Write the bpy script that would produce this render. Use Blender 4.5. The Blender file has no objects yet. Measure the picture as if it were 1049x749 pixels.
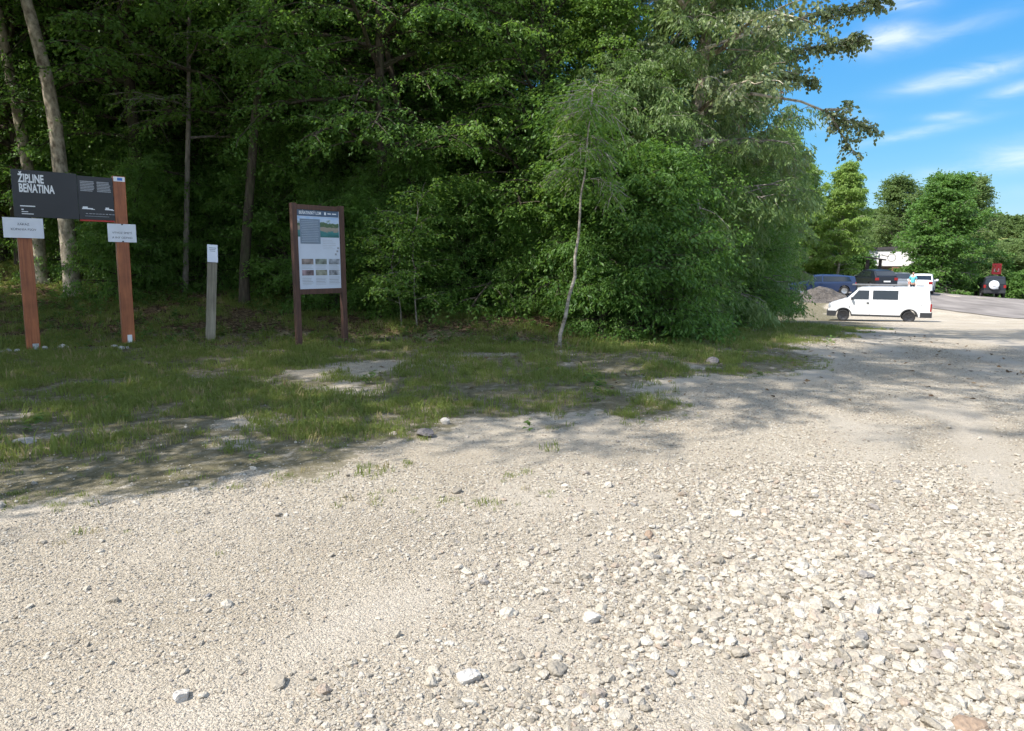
import bpy, bmesh, math, random
import numpy as np
from mathutils import Vector, Matrix, Euler
R = math.radians
scene = bpy.context.scene
col = scene.collection

# ------------------------------------------------------------------ camera model (photo pixels -> world)
PW, PH, F = 1049.0, 749.0, 720.0
CAMH = 1.6
HORIZ = 268.0
PITCH = math.atan((PH / 2 - HORIZ) / F)
cp, sp = math.cos(PITCH), math.sin(PITCH)

def ray(px, py):
    a = (px - PW / 2) / F
    b = (PH / 2 - py) / F
    return Vector((a, cp + b * sp, -sp + b * cp))

def smooth(t):
    t = np.clip(t, 0, 1)
    return t * t * (3 - 2 * t)

# ------------------------------------------------------------------ terrain
EDGE_X = np.array([-80, -30, -20, -9, -3, 0.5, 2.5, 5, 8, 11, 16, 20, 40, 80.])
EDGE_Y = np.array([11, 12, 13, 13.6, 13.6, 12.8, 13.4, 17, 24, 33, 46, 58, 118, 240.])
GRAV_X = np.array([-80, -20, -6, -4, -2.7, -0.8, 0.7, 2.1, 4.6, 9.6, 15.6, 22, 41, 81.])
GRAV_Y = np.array([2.5, 3.6, 4.3, 4.6, 5.1, 6.5, 6.8, 7.8, 11.4, 20, 29, 50, 105, 220.])
def dist_line(X, Y, LX, LY):
    sl = np.gradient(LY, LX)
    ye = np.interp(X, LX, LY)
    s = np.interp(X, LX, sl)
    return (Y - ye) / np.sqrt(1 + s * s)
PROF_Y = np.array([-60, 5, 9, 14, 20, 30, 39, 44, 52, 58, 75, 110, 180, 400, 900])
PROF_Z = np.array([0, 0, -0.04, -0.2, -0.5, -1.08, -1.66, -1.5, -0.7, -0.35, -0.5, -3, -8, -10, -10])
def vnoise(X, Y, s, seed=0):
    """cheap value noise, numpy"""
    x = np.asarray(X, float) / s; y = np.asarray(Y, float) / s
    xi = np.floor(x); yi = np.floor(y); fx = x - xi; fy = y - yi
    fx = fx * fx * (3 - 2 * fx); fy = fy * fy * (3 - 2 * fy)
    def h(a, b):
        v = np.sin(a * 127.1 + b * 311.7 + seed * 74.7) * 43758.5453
        return v - np.floor(v)
    return (h(xi, yi) * (1 - fx) + h(xi + 1, yi) * fx) * (1 - fy) + (h(xi, yi + 1) * (1 - fx) + h(xi + 1, yi + 1) * fx) * fy
def fbm(X, Y, s, seed=0):
    return (vnoise(X, Y, s, seed) + .5 * vnoise(X, Y, s / 2.1, seed + 1) + .25 * vnoise(X, Y, s / 4.3, seed + 2)) / 1.75

def terrain(X, Y):
    X = np.asarray(X, float); Y = np.asarray(Y, float)
    z = np.interp(Y, PROF_Y, PROF_Z)
    z = (np.interp(Y - 2, PROF_Y, PROF_Z) + z + np.interp(Y + 2, PROF_Y, PROF_Z)) / 3
    d = dist_line(X, Y, EDGE_X, EDGE_Y)
    fade = 1 - .9 * smooth((Y - 26) / 14)
    z = z + fade * (0.22 * smooth((d + 6) / 6) + 0.2 * np.clip(d, 0, 10))
    z = z + 0.05 * (fbm(X, Y, 2.2, 3) - .5) * (1 - smooth((Y - 60) / 30))
    z = z - .075 * np.clip(X - 27, 0, 24) * smooth((Y - 34) / 14) * (1 - smooth((Y - 90) / 60))
    # far hills
    far = smooth((Y - 230) / 330)
    z = z + far * (34 + 26 * (fbm(X, Y, 190, 9) - .3))
    return z

def tz(x, y):
    return float(terrain(np.array([x]), np.array([y]))[0])
def ground(px, py):
    r = ray(px, py); t = 1.0; last = 1.0
    while t < 400:
        p = r * t
        if CAMH + p.z < tz(p.x, p.y):
            lo, hi = last, t
            for _ in range(30):
                m = (lo + hi) / 2; p = r * m
                if CAMH + p.z < tz(p.x, p.y): hi = m
                else: lo = m
            p = r * hi
            return Vector((p.x, p.y, CAMH + p.z))
        last = t; t *= 1.01
    p = r * 300; return Vector((p.x, p.y, CAMH + p.z))
def at(px, py, Y):
    r = ray(px, py); r = r * (Y / r.y)
    return Vector((r.x, r.y, CAMH + r.z))
def onground(px, Y):
    """ground point in the photo column px at world depth Y"""
    py = 300.
    for _ in range(20):
        r = ray(px, py); r = r * (Y / r.y); z = tz(r.x, r.y)
        # find py giving that z at depth Y
        zz = z - CAMH
        q = zz / Y
        # (-sp + b cp)/(cp + b sp) = q
        b = (q * cp + sp) / (cp - q * sp)
        py = PH / 2 - b * F
    r = ray(px, py); r = r * (Y / r.y)
    return Vector((r.x, r.y, tz(r.x, r.y)))
def zat(base, py):
    b = (PH / 2 - py) / F
    return CAMH + base.y * (-sp + b * cp) / (cp + b * sp)

# ------------------------------------------------------------------ object helpers
def tag(o, label=None, cat=None, group=None, kind=None):
    if label: o['label'] = label
    if cat: o['category'] = cat
    if group: o['group'] = group
    if kind: o['kind'] = kind
    return o
def thing(name, loc, label, cat, rz=0., group=None):
    o = bpy.data.objects.new(name, None); col.objects.link(o)
    o.empty_display_size = .2
    o.location = loc; o.rotation_euler = (0, 0, rz)
    return tag(o, label, cat, group)
def link(name, me, mat=None, parent=None):
    o = bpy.data.objects.new(name, me); col.objects.link(o)
    if mat is not None and len(me.materials) == 0: me.materials.append(mat)
    if parent is not None: o.parent = parent
    return o
def np_mesh(name, V, faces_flat, sizes, smooth_shade=False):
    me = bpy.data.meshes.new(name)
    V = np.asarray(V, np.float32); faces_flat = np.asarray(faces_flat, np.int32); sizes = np.asarray(sizes, np.int32)
    me.vertices.add(len(V)); me.vertices.foreach_set('co', V.ravel())
    me.loops.add(len(faces_flat)); me.loops.foreach_set('vertex_index', faces_flat)
    me.polygons.add(len(sizes))
    st = np.zeros(len(sizes), np.int32); st[1:] = np.cumsum(sizes)[:-1]
    me.polygons.foreach_set('loop_start', st)
    me.polygons.foreach_set('use_smooth', np.full(len(sizes), smooth_shade, bool))
    me.update(calc_edges=True)
    return me
class MB:
    """collects shapes for ONE mesh"""
    def __init__(s): s.v = []; s.f = []
    def add(s, vs, fs):
        n = len(s.v); s.v += [tuple(v) for v in vs]; s.f += [tuple(i + n for i in f) for f in fs]; return s
    def box(s, c, d, m=None, bev=0.):
        hx, hy, hz = d[0] / 2, d[1] / 2, d[2] / 2
        if bev > 0:
            bm = bmesh.new(); bmesh.ops.create_cube(bm, size=1)
            for v in bm.verts: v.co = Vector((v.co.x * d[0], v.co.y * d[1], v.co.z * d[2]))
            bmesh.ops.bevel(bm, geom=bm.edges[:], offset=bev, segments=1, affect='EDGES')
            bm.verts.index_update()
            vs = [v.co.copy() for v in bm.verts]; fs = [[v.index for v in f.verts] for f in bm.faces]; bm.free()
        else:
            vs = [Vector((x * hx, y * hy, z * hz)) for x in (-1, 1) for y in (-1, 1) for z in (-1, 1)]
            fs = [(0, 1, 3, 2), (4, 6, 7, 5), (0, 4, 5, 1), (2, 3, 7, 6), (0, 2, 6, 4), (1, 5, 7, 3)]
        out = []
        for v in vs:
            if m is not None: v = m @ v
            out.append(v + Vector(c))
        return s.add(out, fs)
    def tube(s, pts, rad, n=8, cap=True):
        pts = [Vector(p) for p in pts]; ring = []; vs = []; fs = []
        ref = Vector((0, 0, 1)); d0 = (pts[-1] - pts[0])
        if abs(d0.normalized().z) > .8: ref = Vector((1, 0, 0))
        for i, p in enumerate(pts):
            d = (pts[min(i + 1, len(pts) - 1)] - pts[max(i - 1, 0)])
            if d.length < 1e-9: d = d0
            d.normalize(); a = d.cross(ref)
            if a.length < 1e-4: a = d.cross(Vector((0, 1, 0)))
            a.normalize(); b = d.cross(a)
            r = rad[i] if hasattr(rad, '__len__') else rad
            for k in range(n):
                t = 2 * math.pi * k / n
                vs.append(p + a * (r * math.cos(t)) + b * (r * math.sin(t)))
        for i in range(len(pts) - 1):
            for k in range(n):
                fs.append((i * n + k, i * n + (k + 1) % n, (i + 1) * n + (k + 1) % n, (i + 1) * n + k))
        if cap:
            fs.append(tuple(range(n))[::-1]); fs.append(tuple(range((len(pts) - 1) * n, len(pts) * n)))
        return s.add(vs, fs)
    def prism(s, poly, a, b, fn=None):
        """polygon (x,z) extruded in y from a to b"""
        n = len(poly)
        vs = [Vector((x, a, z)) for x, z in poly] + [Vector((x, b, z)) for x, z in poly]
        if fn: vs = [fn(v) for v in vs]
        fs = [tuple(range(n)), tuple(range(2 * n - 1, n - 1, -1))] + [(i, i + n, (i + 1) % n + n, (i + 1) % n) for i in range(n)]
        return s.add(vs, fs)
    def mesh(s, name, smooth_angle=None):
        me = bpy.data.meshes.new(name); me.from_pydata([tuple(v) for v in s.v], [], s.f)
        bm = bmesh.new(); bm.from_mesh(me); bmesh.ops.recalc_face_normals(bm, faces=bm.faces[:]); bm.to_mesh(me); bm.free()
        if smooth_angle is not None:
            for p in me.polygons: p.use_smooth = True
            me.set_sharp_from_angle(angle=R(smooth_angle))
        me.update(); return me
    def obj(s, name, mat, parent=None, smooth_angle=None):
        return link(name, s.mesh(name, smooth_angle), mat, parent)
def copy_thing(root, loc, rz, scale, label, group=None, cat=None):
    c = root.copy(); col.objects.link(c); c.location = loc; c.rotation_euler = (0, 0, rz); c.scale = scale
    c['label'] = label
    if group: c['group'] = group
    elif 'group' in c: del c['group']
    if cat: c['category'] = cat
    for ch in list(root.children):
        k = ch.copy(); col.objects.link(k); k.parent = c
        for g in list(ch.children):
            q = g.copy(); col.objects.link(q); q.parent = k
    return c

# ------------------------------------------------------------------ materials
def mat_new(name):
    m = bpy.data.materials.new(name); m.use_nodes = True
    nt = m.node_tree; b = nt.nodes['Principled BSDF']
    return m, nt, b
def N(nt, t, **kw):
    n = nt.nodes.new(t)
    for k, v in kw.items():
        if k in n.inputs.keys(): n.inputs[k].default_value = v
        else: setattr(n, k, v)
    return n
def ramp(nt, stops, interp='LINEAR'):
    n = nt.nodes.new('ShaderNodeValToRGB'); n.color_ramp.interpolation = interp
    e = n.color_ramp.elements
    while len(e) < len(stops): e.new(.5)
    for i, (p, c) in enumerate(stops):
        e[i].position = p; e[i].color = (c[0], c[1], c[2], 1) if hasattr(c, '__len__') else (c, c, c, 1)
    return n
def mixc(nt, a, b, fac, blend='MIX'):
    n = nt.nodes.new('ShaderNodeMix'); n.data_type = 'RGBA'; n.blend_type = blend
    for s, v in ((0, fac), (6, a), (7, b)):
        if hasattr(v, 'links') or isinstance(v, bpy.types.NodeSocket): nt.links.new(v, n.inputs[s])
        else: n.inputs[s].default_value = v if s == 0 else (*v, 1) if len(v) == 3 else v
    return n.outputs[2]
def simple(name, c, rough=.6, metal=0., var=.12, scale=8., bump=0., spec=.5, coat=0.):
    """solid paint or plastic with slight uneven tone and wear"""
    m, nt, b = mat_new(name)
    tc = N(nt, 'ShaderNodeTexCoord')
    nz = N(nt, 'ShaderNodeTexNoise', Scale=scale, Detail=5.)
    nt.links.new(tc.outputs['Object'], nz.inputs['Vector'])
    r = ramp(nt, [(.3, [max(0, k * (1 - var)) for k in c]), (.7, [min(1, k * (1 + var)) for k in c])])
    nt.links.new(nz.outputs['Fac'], r.inputs['Fac']); nt.links.new(r.outputs['Color'], b.inputs['Base Color'])
    b.inputs['Roughness'].default_value = rough; b.inputs['Metallic'].default_value = metal
    b.inputs['Specular IOR Level'].default_value = spec
    b.inputs['Coat Weight'].default_value = coat
    if bump:
        bp = N(nt, 'ShaderNodeBump', Strength=.5, Distance=bump)
        nt.links.new(nz.outputs['Fac'], bp.inputs['Height']); nt.links.new(bp.outputs['Normal'], b.inputs['Normal'])
    return m
def leaf_mat(name, ca, cb, trans, tfac=.35, rough=.5, spec=.35):
    m, nt, b = mat_new(name)
    g = N(nt, 'ShaderNodeNewGeometry'); tc = N(nt, 'ShaderNodeTexCoord')
    oi = N(nt, 'ShaderNodeObjectInfo')
    nz = N(nt, 'ShaderNodeTexNoise', Scale=.55, Detail=2.)
    nt.links.new(tc.outputs['Object'], nz.inputs['Vector'])
    ad = N(nt, 'ShaderNodeMath', operation='MULTIPLY_ADD'); ad.inputs[1].default_value = .45
    nt.links.new(g.outputs['Random Per Island'], ad.inputs[0])
    mu = N(nt, 'ShaderNodeMath', operation='MULTIPLY_ADD'); mu.inputs[1].default_value = 1.2; mu.inputs[2].default_value = -.35
    nt.links.new(nz.outputs['Fac'], mu.inputs[0]); nt.links.new(mu.outputs[0], ad.inputs[2])
    a2 = N(nt, 'ShaderNodeMath', operation='MULTIPLY_ADD'); a2.inputs[1].default_value = .3
    nt.links.new(oi.outputs['Random'], a2.inputs[0]); nt.links.new(ad.outputs[0], a2.inputs[2])
    r = ramp(nt, [(.1, ca), (1., cb)]); nt.links.new(a2.outputs[0], r.inputs['Fac'])
    nt.links.new(r.outputs['Color'], b.inputs['Base Color'])
    b.inputs['Roughness'].default_value = rough; b.inputs['Specular IOR Level'].default_value = spec
    tr = N(nt, 'ShaderNodeBsdfTranslucent')
    nt.links.new(mixc(nt, r.outputs['Color'], trans, .6), tr.inputs['Color'])
    mx = N(nt, 'ShaderNodeMixShader'); mx.inputs[0].default_value = tfac
    nt.links.new(b.outputs[0], mx.inputs[1]); nt.links.new(tr.outputs[0], mx.inputs[2])
    nt.links.new(mx.outputs[0], nt.nodes['Material Output'].inputs['Surface'])
    return m
def bark_mat(name, ca, cb, sc=(14, 14, 3), bump=.02, moss=None):
    m, nt, b = mat_new(name)
    tc = N(nt, 'ShaderNodeTexCoord'); mp = N(nt, 'ShaderNodeMapping'); mp.inputs['Scale'].default_value = sc
    nt.links.new(tc.outputs['Object'], mp.inputs['Vector'])
    nz = N(nt, 'ShaderNodeTexNoise', Scale=1., Detail=6., Roughness=.65); nt.links.new(mp.outputs[0], nz.inputs['Vector'])
    r = ramp(nt, [(.35, ca), (.65, cb)]); nt.links.new(nz.outputs['Fac'], r.inputs['Fac'])
    c = r.outputs['Color']
    if moss:
        n2 = N(nt, 'ShaderNodeTexNoise', Scale=2.2, Detail=4.); nt.links.new(tc.outputs['Object'], n2.inputs['Vector'])
        r2 = ramp(nt, [(.5, 0.), (.65, .8)]); nt.links.new(n2.outputs['Fac'], r2.inputs['Fac'])
        c = mixc(nt, c, moss, r2.outputs['Color'])
    nt.links.new(c, b.inputs['Base Color']); b.inputs['Roughness'].default_value = .9
    b.inputs['Specular IOR Level'].default_value = .2
    bp = N(nt, 'ShaderNodeBump', Strength=.8, Distance=bump)
    nt.links.new(nz.outputs['Fac'], bp.inputs['Height']); nt.links.new(bp.outputs['Normal'], b.inputs['Normal'])
    return m
def wood_mat(name, ca, cb, rough=.7, sc=(30, 30, 1.6)):
    m, nt, b = mat_new(name)
    tc = N(nt, 'ShaderNodeTexCoord'); mp = N(nt, 'ShaderNodeMapping'); mp.inputs['Scale'].default_value = sc
    nt.links.new(tc.outputs['Object'], mp.inputs['Vector'])
    nz = N(nt, 'ShaderNodeTexNoise', Scale=1., Detail=6., Roughness=.6, Distortion=.6); nt.links.new(mp.outputs[0], nz.inputs['Vector'])
    r = ramp(nt, [(.3, ca), (.68, cb)]); nt.links.new(nz.outputs['Fac'], r.inputs['Fac'])
    n2 = N(nt, 'ShaderNodeTexNoise', Scale=3., Detail=4.); nt.links.new(tc.outputs['Object'], n2.inputs['Vector'])
    r2 = ramp(nt, [(.4, 0.), (.75, .55)]); nt.links.new(n2.outputs['Fac'], r2.inputs['Fac'])
    c = mixc(nt, r.outputs['Color'], [k * .5 for k in ca], r2.outputs['Color'])
    nt.links.new(c, b.inputs['Base Color']); b.inputs['Roughness'].default_value = rough
    bp = N(nt, 'ShaderNodeBump', Strength=.5, Distance=.004)
    nt.links.new(nz.outputs['Fac'], bp.inputs['Height']); nt.links.new(bp.outputs['Normal'], b.inputs['Normal'])
    return m

# ------------------------------------------------------------------ ground sheets
GRAVEL_A, GRAVEL_B = (.36, .32, .275), (.56, .515, .46)
def ground_material():
    m, nt, b = mat_new('gravel_and_soil')
    L = nt.links.new
    tc = N(nt, 'ShaderNodeTexCoord'); O = tc.outputs['Object']
    at_ = N(nt, 'ShaderNodeAttribute', attribute_name='cover')     # R grass soil, G wood floor, B meadow
    sep = N(nt, 'ShaderNodeSeparateColor'); L(at_.outputs['Color'], sep.inputs[0])
    # gravel
    nw = N(nt, 'ShaderNodeTexNoise', Scale=25., Detail=4.); L(O, nw.inputs['Vector'])
    wv = N(nt, 'ShaderNodeVectorMath', operation='MULTIPLY_ADD'); L(nw.outputs['Color'], wv.inputs[0]); wv.inputs[1].default_value = (.035, .035, .035); L(O, wv.inputs[2])
    O2 = wv.outputs[0]
    v1 = N(nt, 'ShaderNodeTexVoronoi', Scale=85.); L(O2, v1.inputs['Vector'])
    v2 = N(nt, 'ShaderNodeTexVoronoi', Scale=210.); L(O2, v2.inputs['Vector'])
    n1 = N(nt, 'ShaderNodeTexNoise', Scale=.55, Detail=6., Roughness=.6); L(O, n1.inputs['Vector'])
    n2 = N(nt, 'ShaderNodeTexNoise', Scale=18., Detail=6.); L(O, n2.inputs['Vector'])
    bw = N(nt, 'ShaderNodeSeparateColor'); L(v1.outputs['Color'], bw.inputs[0])
    bw2 = N(nt, 'ShaderNodeSeparateColor'); L(v2.outputs['Color'], bw2.inputs[0])
    r1 = ramp(nt, [(0., (.31, .27, .21)), (.5, (.45, .40, .32)), (1., (.56, .51, .425))]); L(bw.outputs[0], r1.inputs['Fac'])
    r2 = ramp(nt, [(0., (.35, .30, .23)), (1., (.53, .475, .385))]); L(bw2.outputs[0], r2.inputs['Fac'])
    g = mixc(nt, r1.outputs['Color'], r2.outputs['Color'], .5)
    rn = ramp(nt, [(.32, (.78, .745, .69)), (.68, (1., .985, .965))]); L(n1.outputs['Fac'], rn.inputs['Fac'])
    g = mixc(nt, g, rn.outputs['Color'], 1., 'MULTIPLY')
    ad_ = N(nt, 'ShaderNodeAttribute', attribute_name='dust')
    nd = N(nt, 'ShaderNodeTexNoise', Scale=60., Detail=6., Roughness=.7); L(O, nd.inputs['Vector'])
    rdu = ramp(nt, [(.3, (.36, .31, .245)), (.7, (.55, .495, .41))]); L(nd.outputs['Fac'], rdu.inputs['Fac'])
    du = N(nt, 'ShaderNodeMath', operation='MULTIPLY'); L(ad_.outputs['Fac'], du.inputs[0]); du.inputs[1].default_value = .75
    g = mixc(nt, g, rdu.outputs['Color'], du.outputs[0])
    # soil under the grass
    n3 = N(nt, 'ShaderNodeTexNoise', Scale=7., Detail=8., Roughness=.7); L(O, n3.inputs['Vector'])
    rs = ramp(nt, [(.3, (.085, .075, .04)), (.5, (.16, .14, .085)), (.7, (.29, .255, .19))]); L(n3.outputs['Fac'], rs.inputs['Fac'])
    nf = N(nt, 'ShaderNodeTexVoronoi', Scale=16.); L(O, nf.inputs['Vector'])
    nfs = N(nt, 'ShaderNodeSeparateColor'); L(nf.outputs['Color'], nfs.inputs[0])
    rf = ramp(nt, [(0., (.05, .034, .02)), (.6, (.12, .08, .045)), (1., (.24, .17, .10))]); L(nfs.outputs[0], rf.inputs['Fac'])
    rm = ramp(nt, [(.3, (.12, .16, .04)), (.7, (.28, .27, .10))]); L(n1.outputs['Fac'], rm.inputs['Fac'])
    def mask(sock, noise, k):
        a = N(nt, 'ShaderNodeMath', operation='MULTIPLY_ADD'); L(noise, a.inputs[0]); a.inputs[1].default_value = k; a.inputs[2].default_value = -k / 2
        s = N(nt, 'ShaderNodeMath', operation='ADD'); L(sock, s.inputs[0]); L(a.outputs[0], s.inputs[1])
        r = ramp(nt, [(.38, 0.), (.62, 1.)]); L(s.outputs[0], r.inputs['Fac']); return r.outputs['Color']
    c = mixc(nt, g, rs.outputs['Color'], mask(sep.outputs[0], n3.outputs['Fac'], 1.7))
    c = mixc(nt, c, rf.outputs['Color'], mask(sep.outputs[1], n3.outputs['Fac'], .6))
    c = mixc(nt, c, rm.outputs['Color'], mask(sep.outputs[2], n2.outputs['Fac'], .4))
    L(c, b.inputs['Base Color']); b.inputs['Roughness'].default_value = .95; b.inputs['Specular IOR Level'].default_value = .15
    h = N(nt, 'ShaderNodeMath', operation='MULTIPLY_ADD'); L(bw.outputs[1], h.inputs[0]); h.inputs[1].default_value = .6
    inv = N(nt, 'ShaderNodeMath', operation='MULTIPLY_ADD'); L(v1.outputs['Distance'], inv.inputs[0]); inv.inputs[1].default_value = -1.4; inv.inputs[2].default_value = 1.
    L(inv.outputs[0], h.inputs[2])
    h2 = N(nt, 'ShaderNodeMath', operation='MULTIPLY_ADD'); L(v2.outputs['Distance'], h2.inputs[0]); h2.inputs[1].default_value = -.6; L(h.outputs[0], h2.inputs[2])
    h3 = N(nt, 'ShaderNodeMath', operation='MULTIPLY_ADD'); L(n2.outputs['Fac'], h3.inputs[0]); h3.inputs[1].default_value = 1.2; L(h2.outputs[0], h3.inputs[2])
    bp = N(nt, 'ShaderNodeBump', Strength=1., Distance=.007); L(h3.outputs[0], bp.inputs['Height']); L(bp.outputs['Normal'], b.inputs['Normal'])
    return m
def dustiness(X, Y):
    u = X * .88 - Y * .47; v = X * .47 + Y * .88
    right = smooth((X + 1.6 - .25 * (Y - 2)) / 2.6)
    t = .62 * fbm(u, v * .22, .85, 51) + .38 * fbm(X, Y, .8, 53)
    return smooth((t - .40 - .10 * right) / .22), right
def cover(X, Y):
    dg = dist_line(X, Y, GRAV_X, GRAV_Y)
    de = dist_line(X, Y, EDGE_X, EDGE_Y)
    nz = fbm(X, Y, 1.6, 21)
    grass = smooth((dg + .9 + 2.2 * (nz - .5)) / 1.9)
    # worn gravel patches inside the verge
    for (px, py, rx, ry, k) in WORN:
        p = px_cache[(px, py)]
        q = ((X - p.x) / rx) ** 2 + ((Y - p.y) / ry) ** 2
        grass = grass - k * np.exp(-q * 1.2) * (.5 + nz)
    grass = np.clip(grass - .55 * smooth((fbm(X, Y, .9, 40) - .60) / .14) * (1 - smooth((dg - 4) / 3)), 0, 1)
    floor = smooth((de - .1 + 1.6 * (nz - .5)) / 1.6)
    return np.clip(grass, 0, 1), np.clip(floor, 0, 1), dg, de
WORN = [(365, 377, 1.1, .8, .68), (260, 430, .5, .3, .7), (690, 395, 1., 1., .7), (310, 418, .5, .25, .6)]
px_cache = {(a, b): ground(a, b) for (a, b, *_r) in WORN}

def grid_axis(spec):
    out = [spec[0][0]]
    for a, b, step in spec:
        n = max(1, int(round((b - a) / step)))
        out += list(a + (b - a) * (np.arange(1, n + 1) / n))
    return np.array(out)
gx = grid_axis([(-600, -100, 50), (-100, -30, 7), (-30, -10, .6), (-10, 12, .18), (12, 45, .7), (45, 120, 7), (120, 900, 40)])
gy = grid_axis([(-60, -6, 9), (-6, 1.5, .7), (1.5, 18, .18), (18, 60, .7), (60, 140, 6), (140, 900, 25)])
GX, GY = np.meshgrid(gx, gy)
GZ = terrain(GX, GY)
nx, ny = len(gx), len(gy)
idx = np.arange(nx * ny).reshape(ny, nx)
quads = np.stack([idx[:-1, :-1], idx[:-1, 1:], idx[1:, 1:], idx[1:, :-1]], -1).reshape(-1, 4)
me = np_mesh('ground', np.stack([GX, GY, GZ], -1).reshape(-1, 3), quads.ravel(), np.full(len(quads), 4), True)
gr, fl, dg_, de_ = cover(GX, GY)
mead = np.where(GY > 56, 1., 0) * smooth((GY - 57) / 3) 
mead = np.maximum(mead, smooth((GX - 33 - .15 * (GY - 40)) / 3) * smooth((GY - 40) / 5))
da = me.attributes.new('dust', 'FLOAT', 'POINT'); da.data.foreach_set('value', dustiness(GX, GY)[0].astype(np.float32).ravel())
ca = me.color_attributes.new('cover', 'FLOAT_COLOR', 'POINT')
ca.data.foreach_set('color', np.stack([gr, fl, mead, np.ones_like(gr)], -1).astype(np.float32).ravel())
tag(link('ground', me, ground_material()), 'pale gravel ground with grass verge', None, None, 'structure')

# darker compacted lot behind the van
lot_px = [(862, 300), (905, 296), (960, 296), (1000, 300), (1049, 306), (1120, 316), (1120, 338), (1049, 327), (1000, 322), (962, 317), (930, 313), (890, 306)]
lot = [ground(a, b) for a, b in lot_px]
bm = bmesh.new(); f = bm.faces.new([bm.verts.new((p.x, p.y, 0)) for p in lot])
bmesh.ops.triangulate(bm, faces=[f])
for _ in range(4): bmesh.ops.subdivide_edges(bm, edges=bm.edges[:], cuts=1, use_grid_fill=True)
X = np.array([v.co.x for v in bm.verts]); Y = np.array([v.co.y for v in bm.verts]); Z = terrain(X, Y) + .035
for v, z in zip(bm.verts, Z): v.co.z = z
bmesh.ops.recalc_face_normals(bm, faces=bm.faces[:])
if sum(f.normal.z for f in bm.faces) < 0: bmesh.ops.reverse_faces(bm, faces=bm.faces[:])
me = bpy.data.meshes.new('parking_lot'); bm.to_mesh(me); bm.free()
tag(link('parking_lot', me, simple('worn_asphalt', (.205, .182, .162), .95, var=.3, scale=.6, bump=.02, spec=.1)), 'dark worn parking lot surface', None, None, 'structure')

# ------------------------------------------------------------------ scatter (stuff)
def scatter(name, P, ROT, S, I, protos, label):
    coll = bpy.data.collections.new(name + '_sources')
    for o in protos: coll.objects.link(o)
    me = bpy.data.meshes.new(name); me.vertices.add(len(P)); me.vertices.foreach_set('co', np.asarray(P, np.float32).ravel())
    a = me.attributes.new('rot', 'FLOAT_VECTOR', 'POINT'); a.data.foreach_set('vector', np.asarray(ROT, np.float32).ravel())
    S = np.asarray(S, np.float32)
    if S.ndim == 1: S = np.stack([S, S, S], -1)
    a = me.attributes.new('scl', 'FLOAT_VECTOR', 'POINT'); a.data.foreach_set('vector', S.ravel())
    a = me.attributes.new('pick', 'INT', 'POINT'); a.data.foreach_set('value', np.asarray(I, np.int32))
    o = bpy.data.objects.new(name, me); col.objects.link(o); tag(o, label, None, None, 'stuff')
    ng = bpy.data.node_groups.new(name + '_nodes', 'GeometryNodeTree')
    ng.interface.new_socket('Geometry', in_out='INPUT', socket_type='NodeSocketGeometry')
    ng.interface.new_socket('Geometry', in_out='OUTPUT', socket_type='NodeSocketGeometry')
    gi = ng.nodes.new('NodeGroupInput'); go = ng.nodes.new('NodeGroupOutput')
    ci = ng.nodes.new('GeometryNodeCollectionInfo'); ci.inputs['Collection'].default_value = coll
    ci.inputs['Separate Children'].default_value = True; ci.inputs['Reset Children'].default_value = True
    ip = ng.nodes.new('GeometryNodeInstanceOnPoints'); ip.inputs['Pick Instance'].default_value = True
    def na(n, t):
        q = ng.nodes.new('GeometryNodeInputNamedAttribute'); q.data_type = t; q.inputs['Name'].default_value = n; return q.outputs[0]
    er = ng.nodes.new('FunctionNodeEulerToRotation'); ng.links.new(na('rot', 'FLOAT_VECTOR'), er.inputs[0])
    ng.links.new(gi.outputs[0], ip.inputs['Points']); ng.links.new(ci.outputs[0], ip.inputs['Instance'])
    ng.links.new(na('pick', 'INT'), ip.inputs['Instance Index']); ng.links.new(er.outputs[0], ip.inputs['Rotation'])
    ng.links.new(na('scl', 'FLOAT_VECTOR'), ip.inputs['Scale']); ng.links.new(ip.outputs[0], go.inputs[0])
    md = o.modifiers.new('scatter', 'NODES'); md.node_group = ng
    return o
def stone_mesh(name, rng, sub=2, cuts=9, lo=.55, hi=.95):
    bm = bmesh.new(); bmesh.ops.create_icosphere(bm, subdivisions=sub, radius=1)
    V = np.array([v.co for v in bm.verts]); Fc = [[v.index for v in f.verts] for f in bm.faces]; bm.free()
    for _ in range(cuts):
        n = rng.normal(size=3); n /= np.linalg.norm(n); h = rng.uniform(lo, hi)
        d = V @ n - h; V = V - np.outer(np.maximum(d, 0), n)
    V = V * np.array([1, rng.uniform(.65, .95), rng.uniform(.45, .75)])
    V += rng.normal(size=V.shape) * .012
    return np_mesh(name, V, np.array(Fc).ravel(), np.full(len(Fc), 3), False)
def stone_mat(name, stops):
    m, nt, b = mat_new(name)
    oi = N(nt, 'ShaderNodeObjectInfo'); r = ramp(nt, stops); nt.links.new(oi.outputs['Random'], r.inputs['Fac'])
    tc = N(nt, 'ShaderNodeTexCoord'); nz = N(nt, 'ShaderNodeTexNoise', Scale=3., Detail=6.); nt.links.new(tc.outputs['Object'], nz.inputs['Vector'])
    r2 = ramp(nt, [(.3, .72), (.65, 1.)]); nt.links.new(nz.outputs['Fac'], r2.inputs['Fac'])
    nt.links.new(mixc(nt, r.outputs['Color'], r2.outputs['Color'], 1., 'MULTIPLY'), b.inputs['Base Color'])
    b.inputs['Roughness'].default_value = .9; b.inputs['Specular IOR Level'].default_value = .2
    bp = N(nt, 'ShaderNodeBump', Strength=.4, Distance=.1); nt.links.new(nz.outputs['Fac'], bp.inputs['Height']); nt.links.new(bp.outputs['Normal'], b.inputs['Normal'])
    return m
rng = np.random.default_rng(5)
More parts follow.
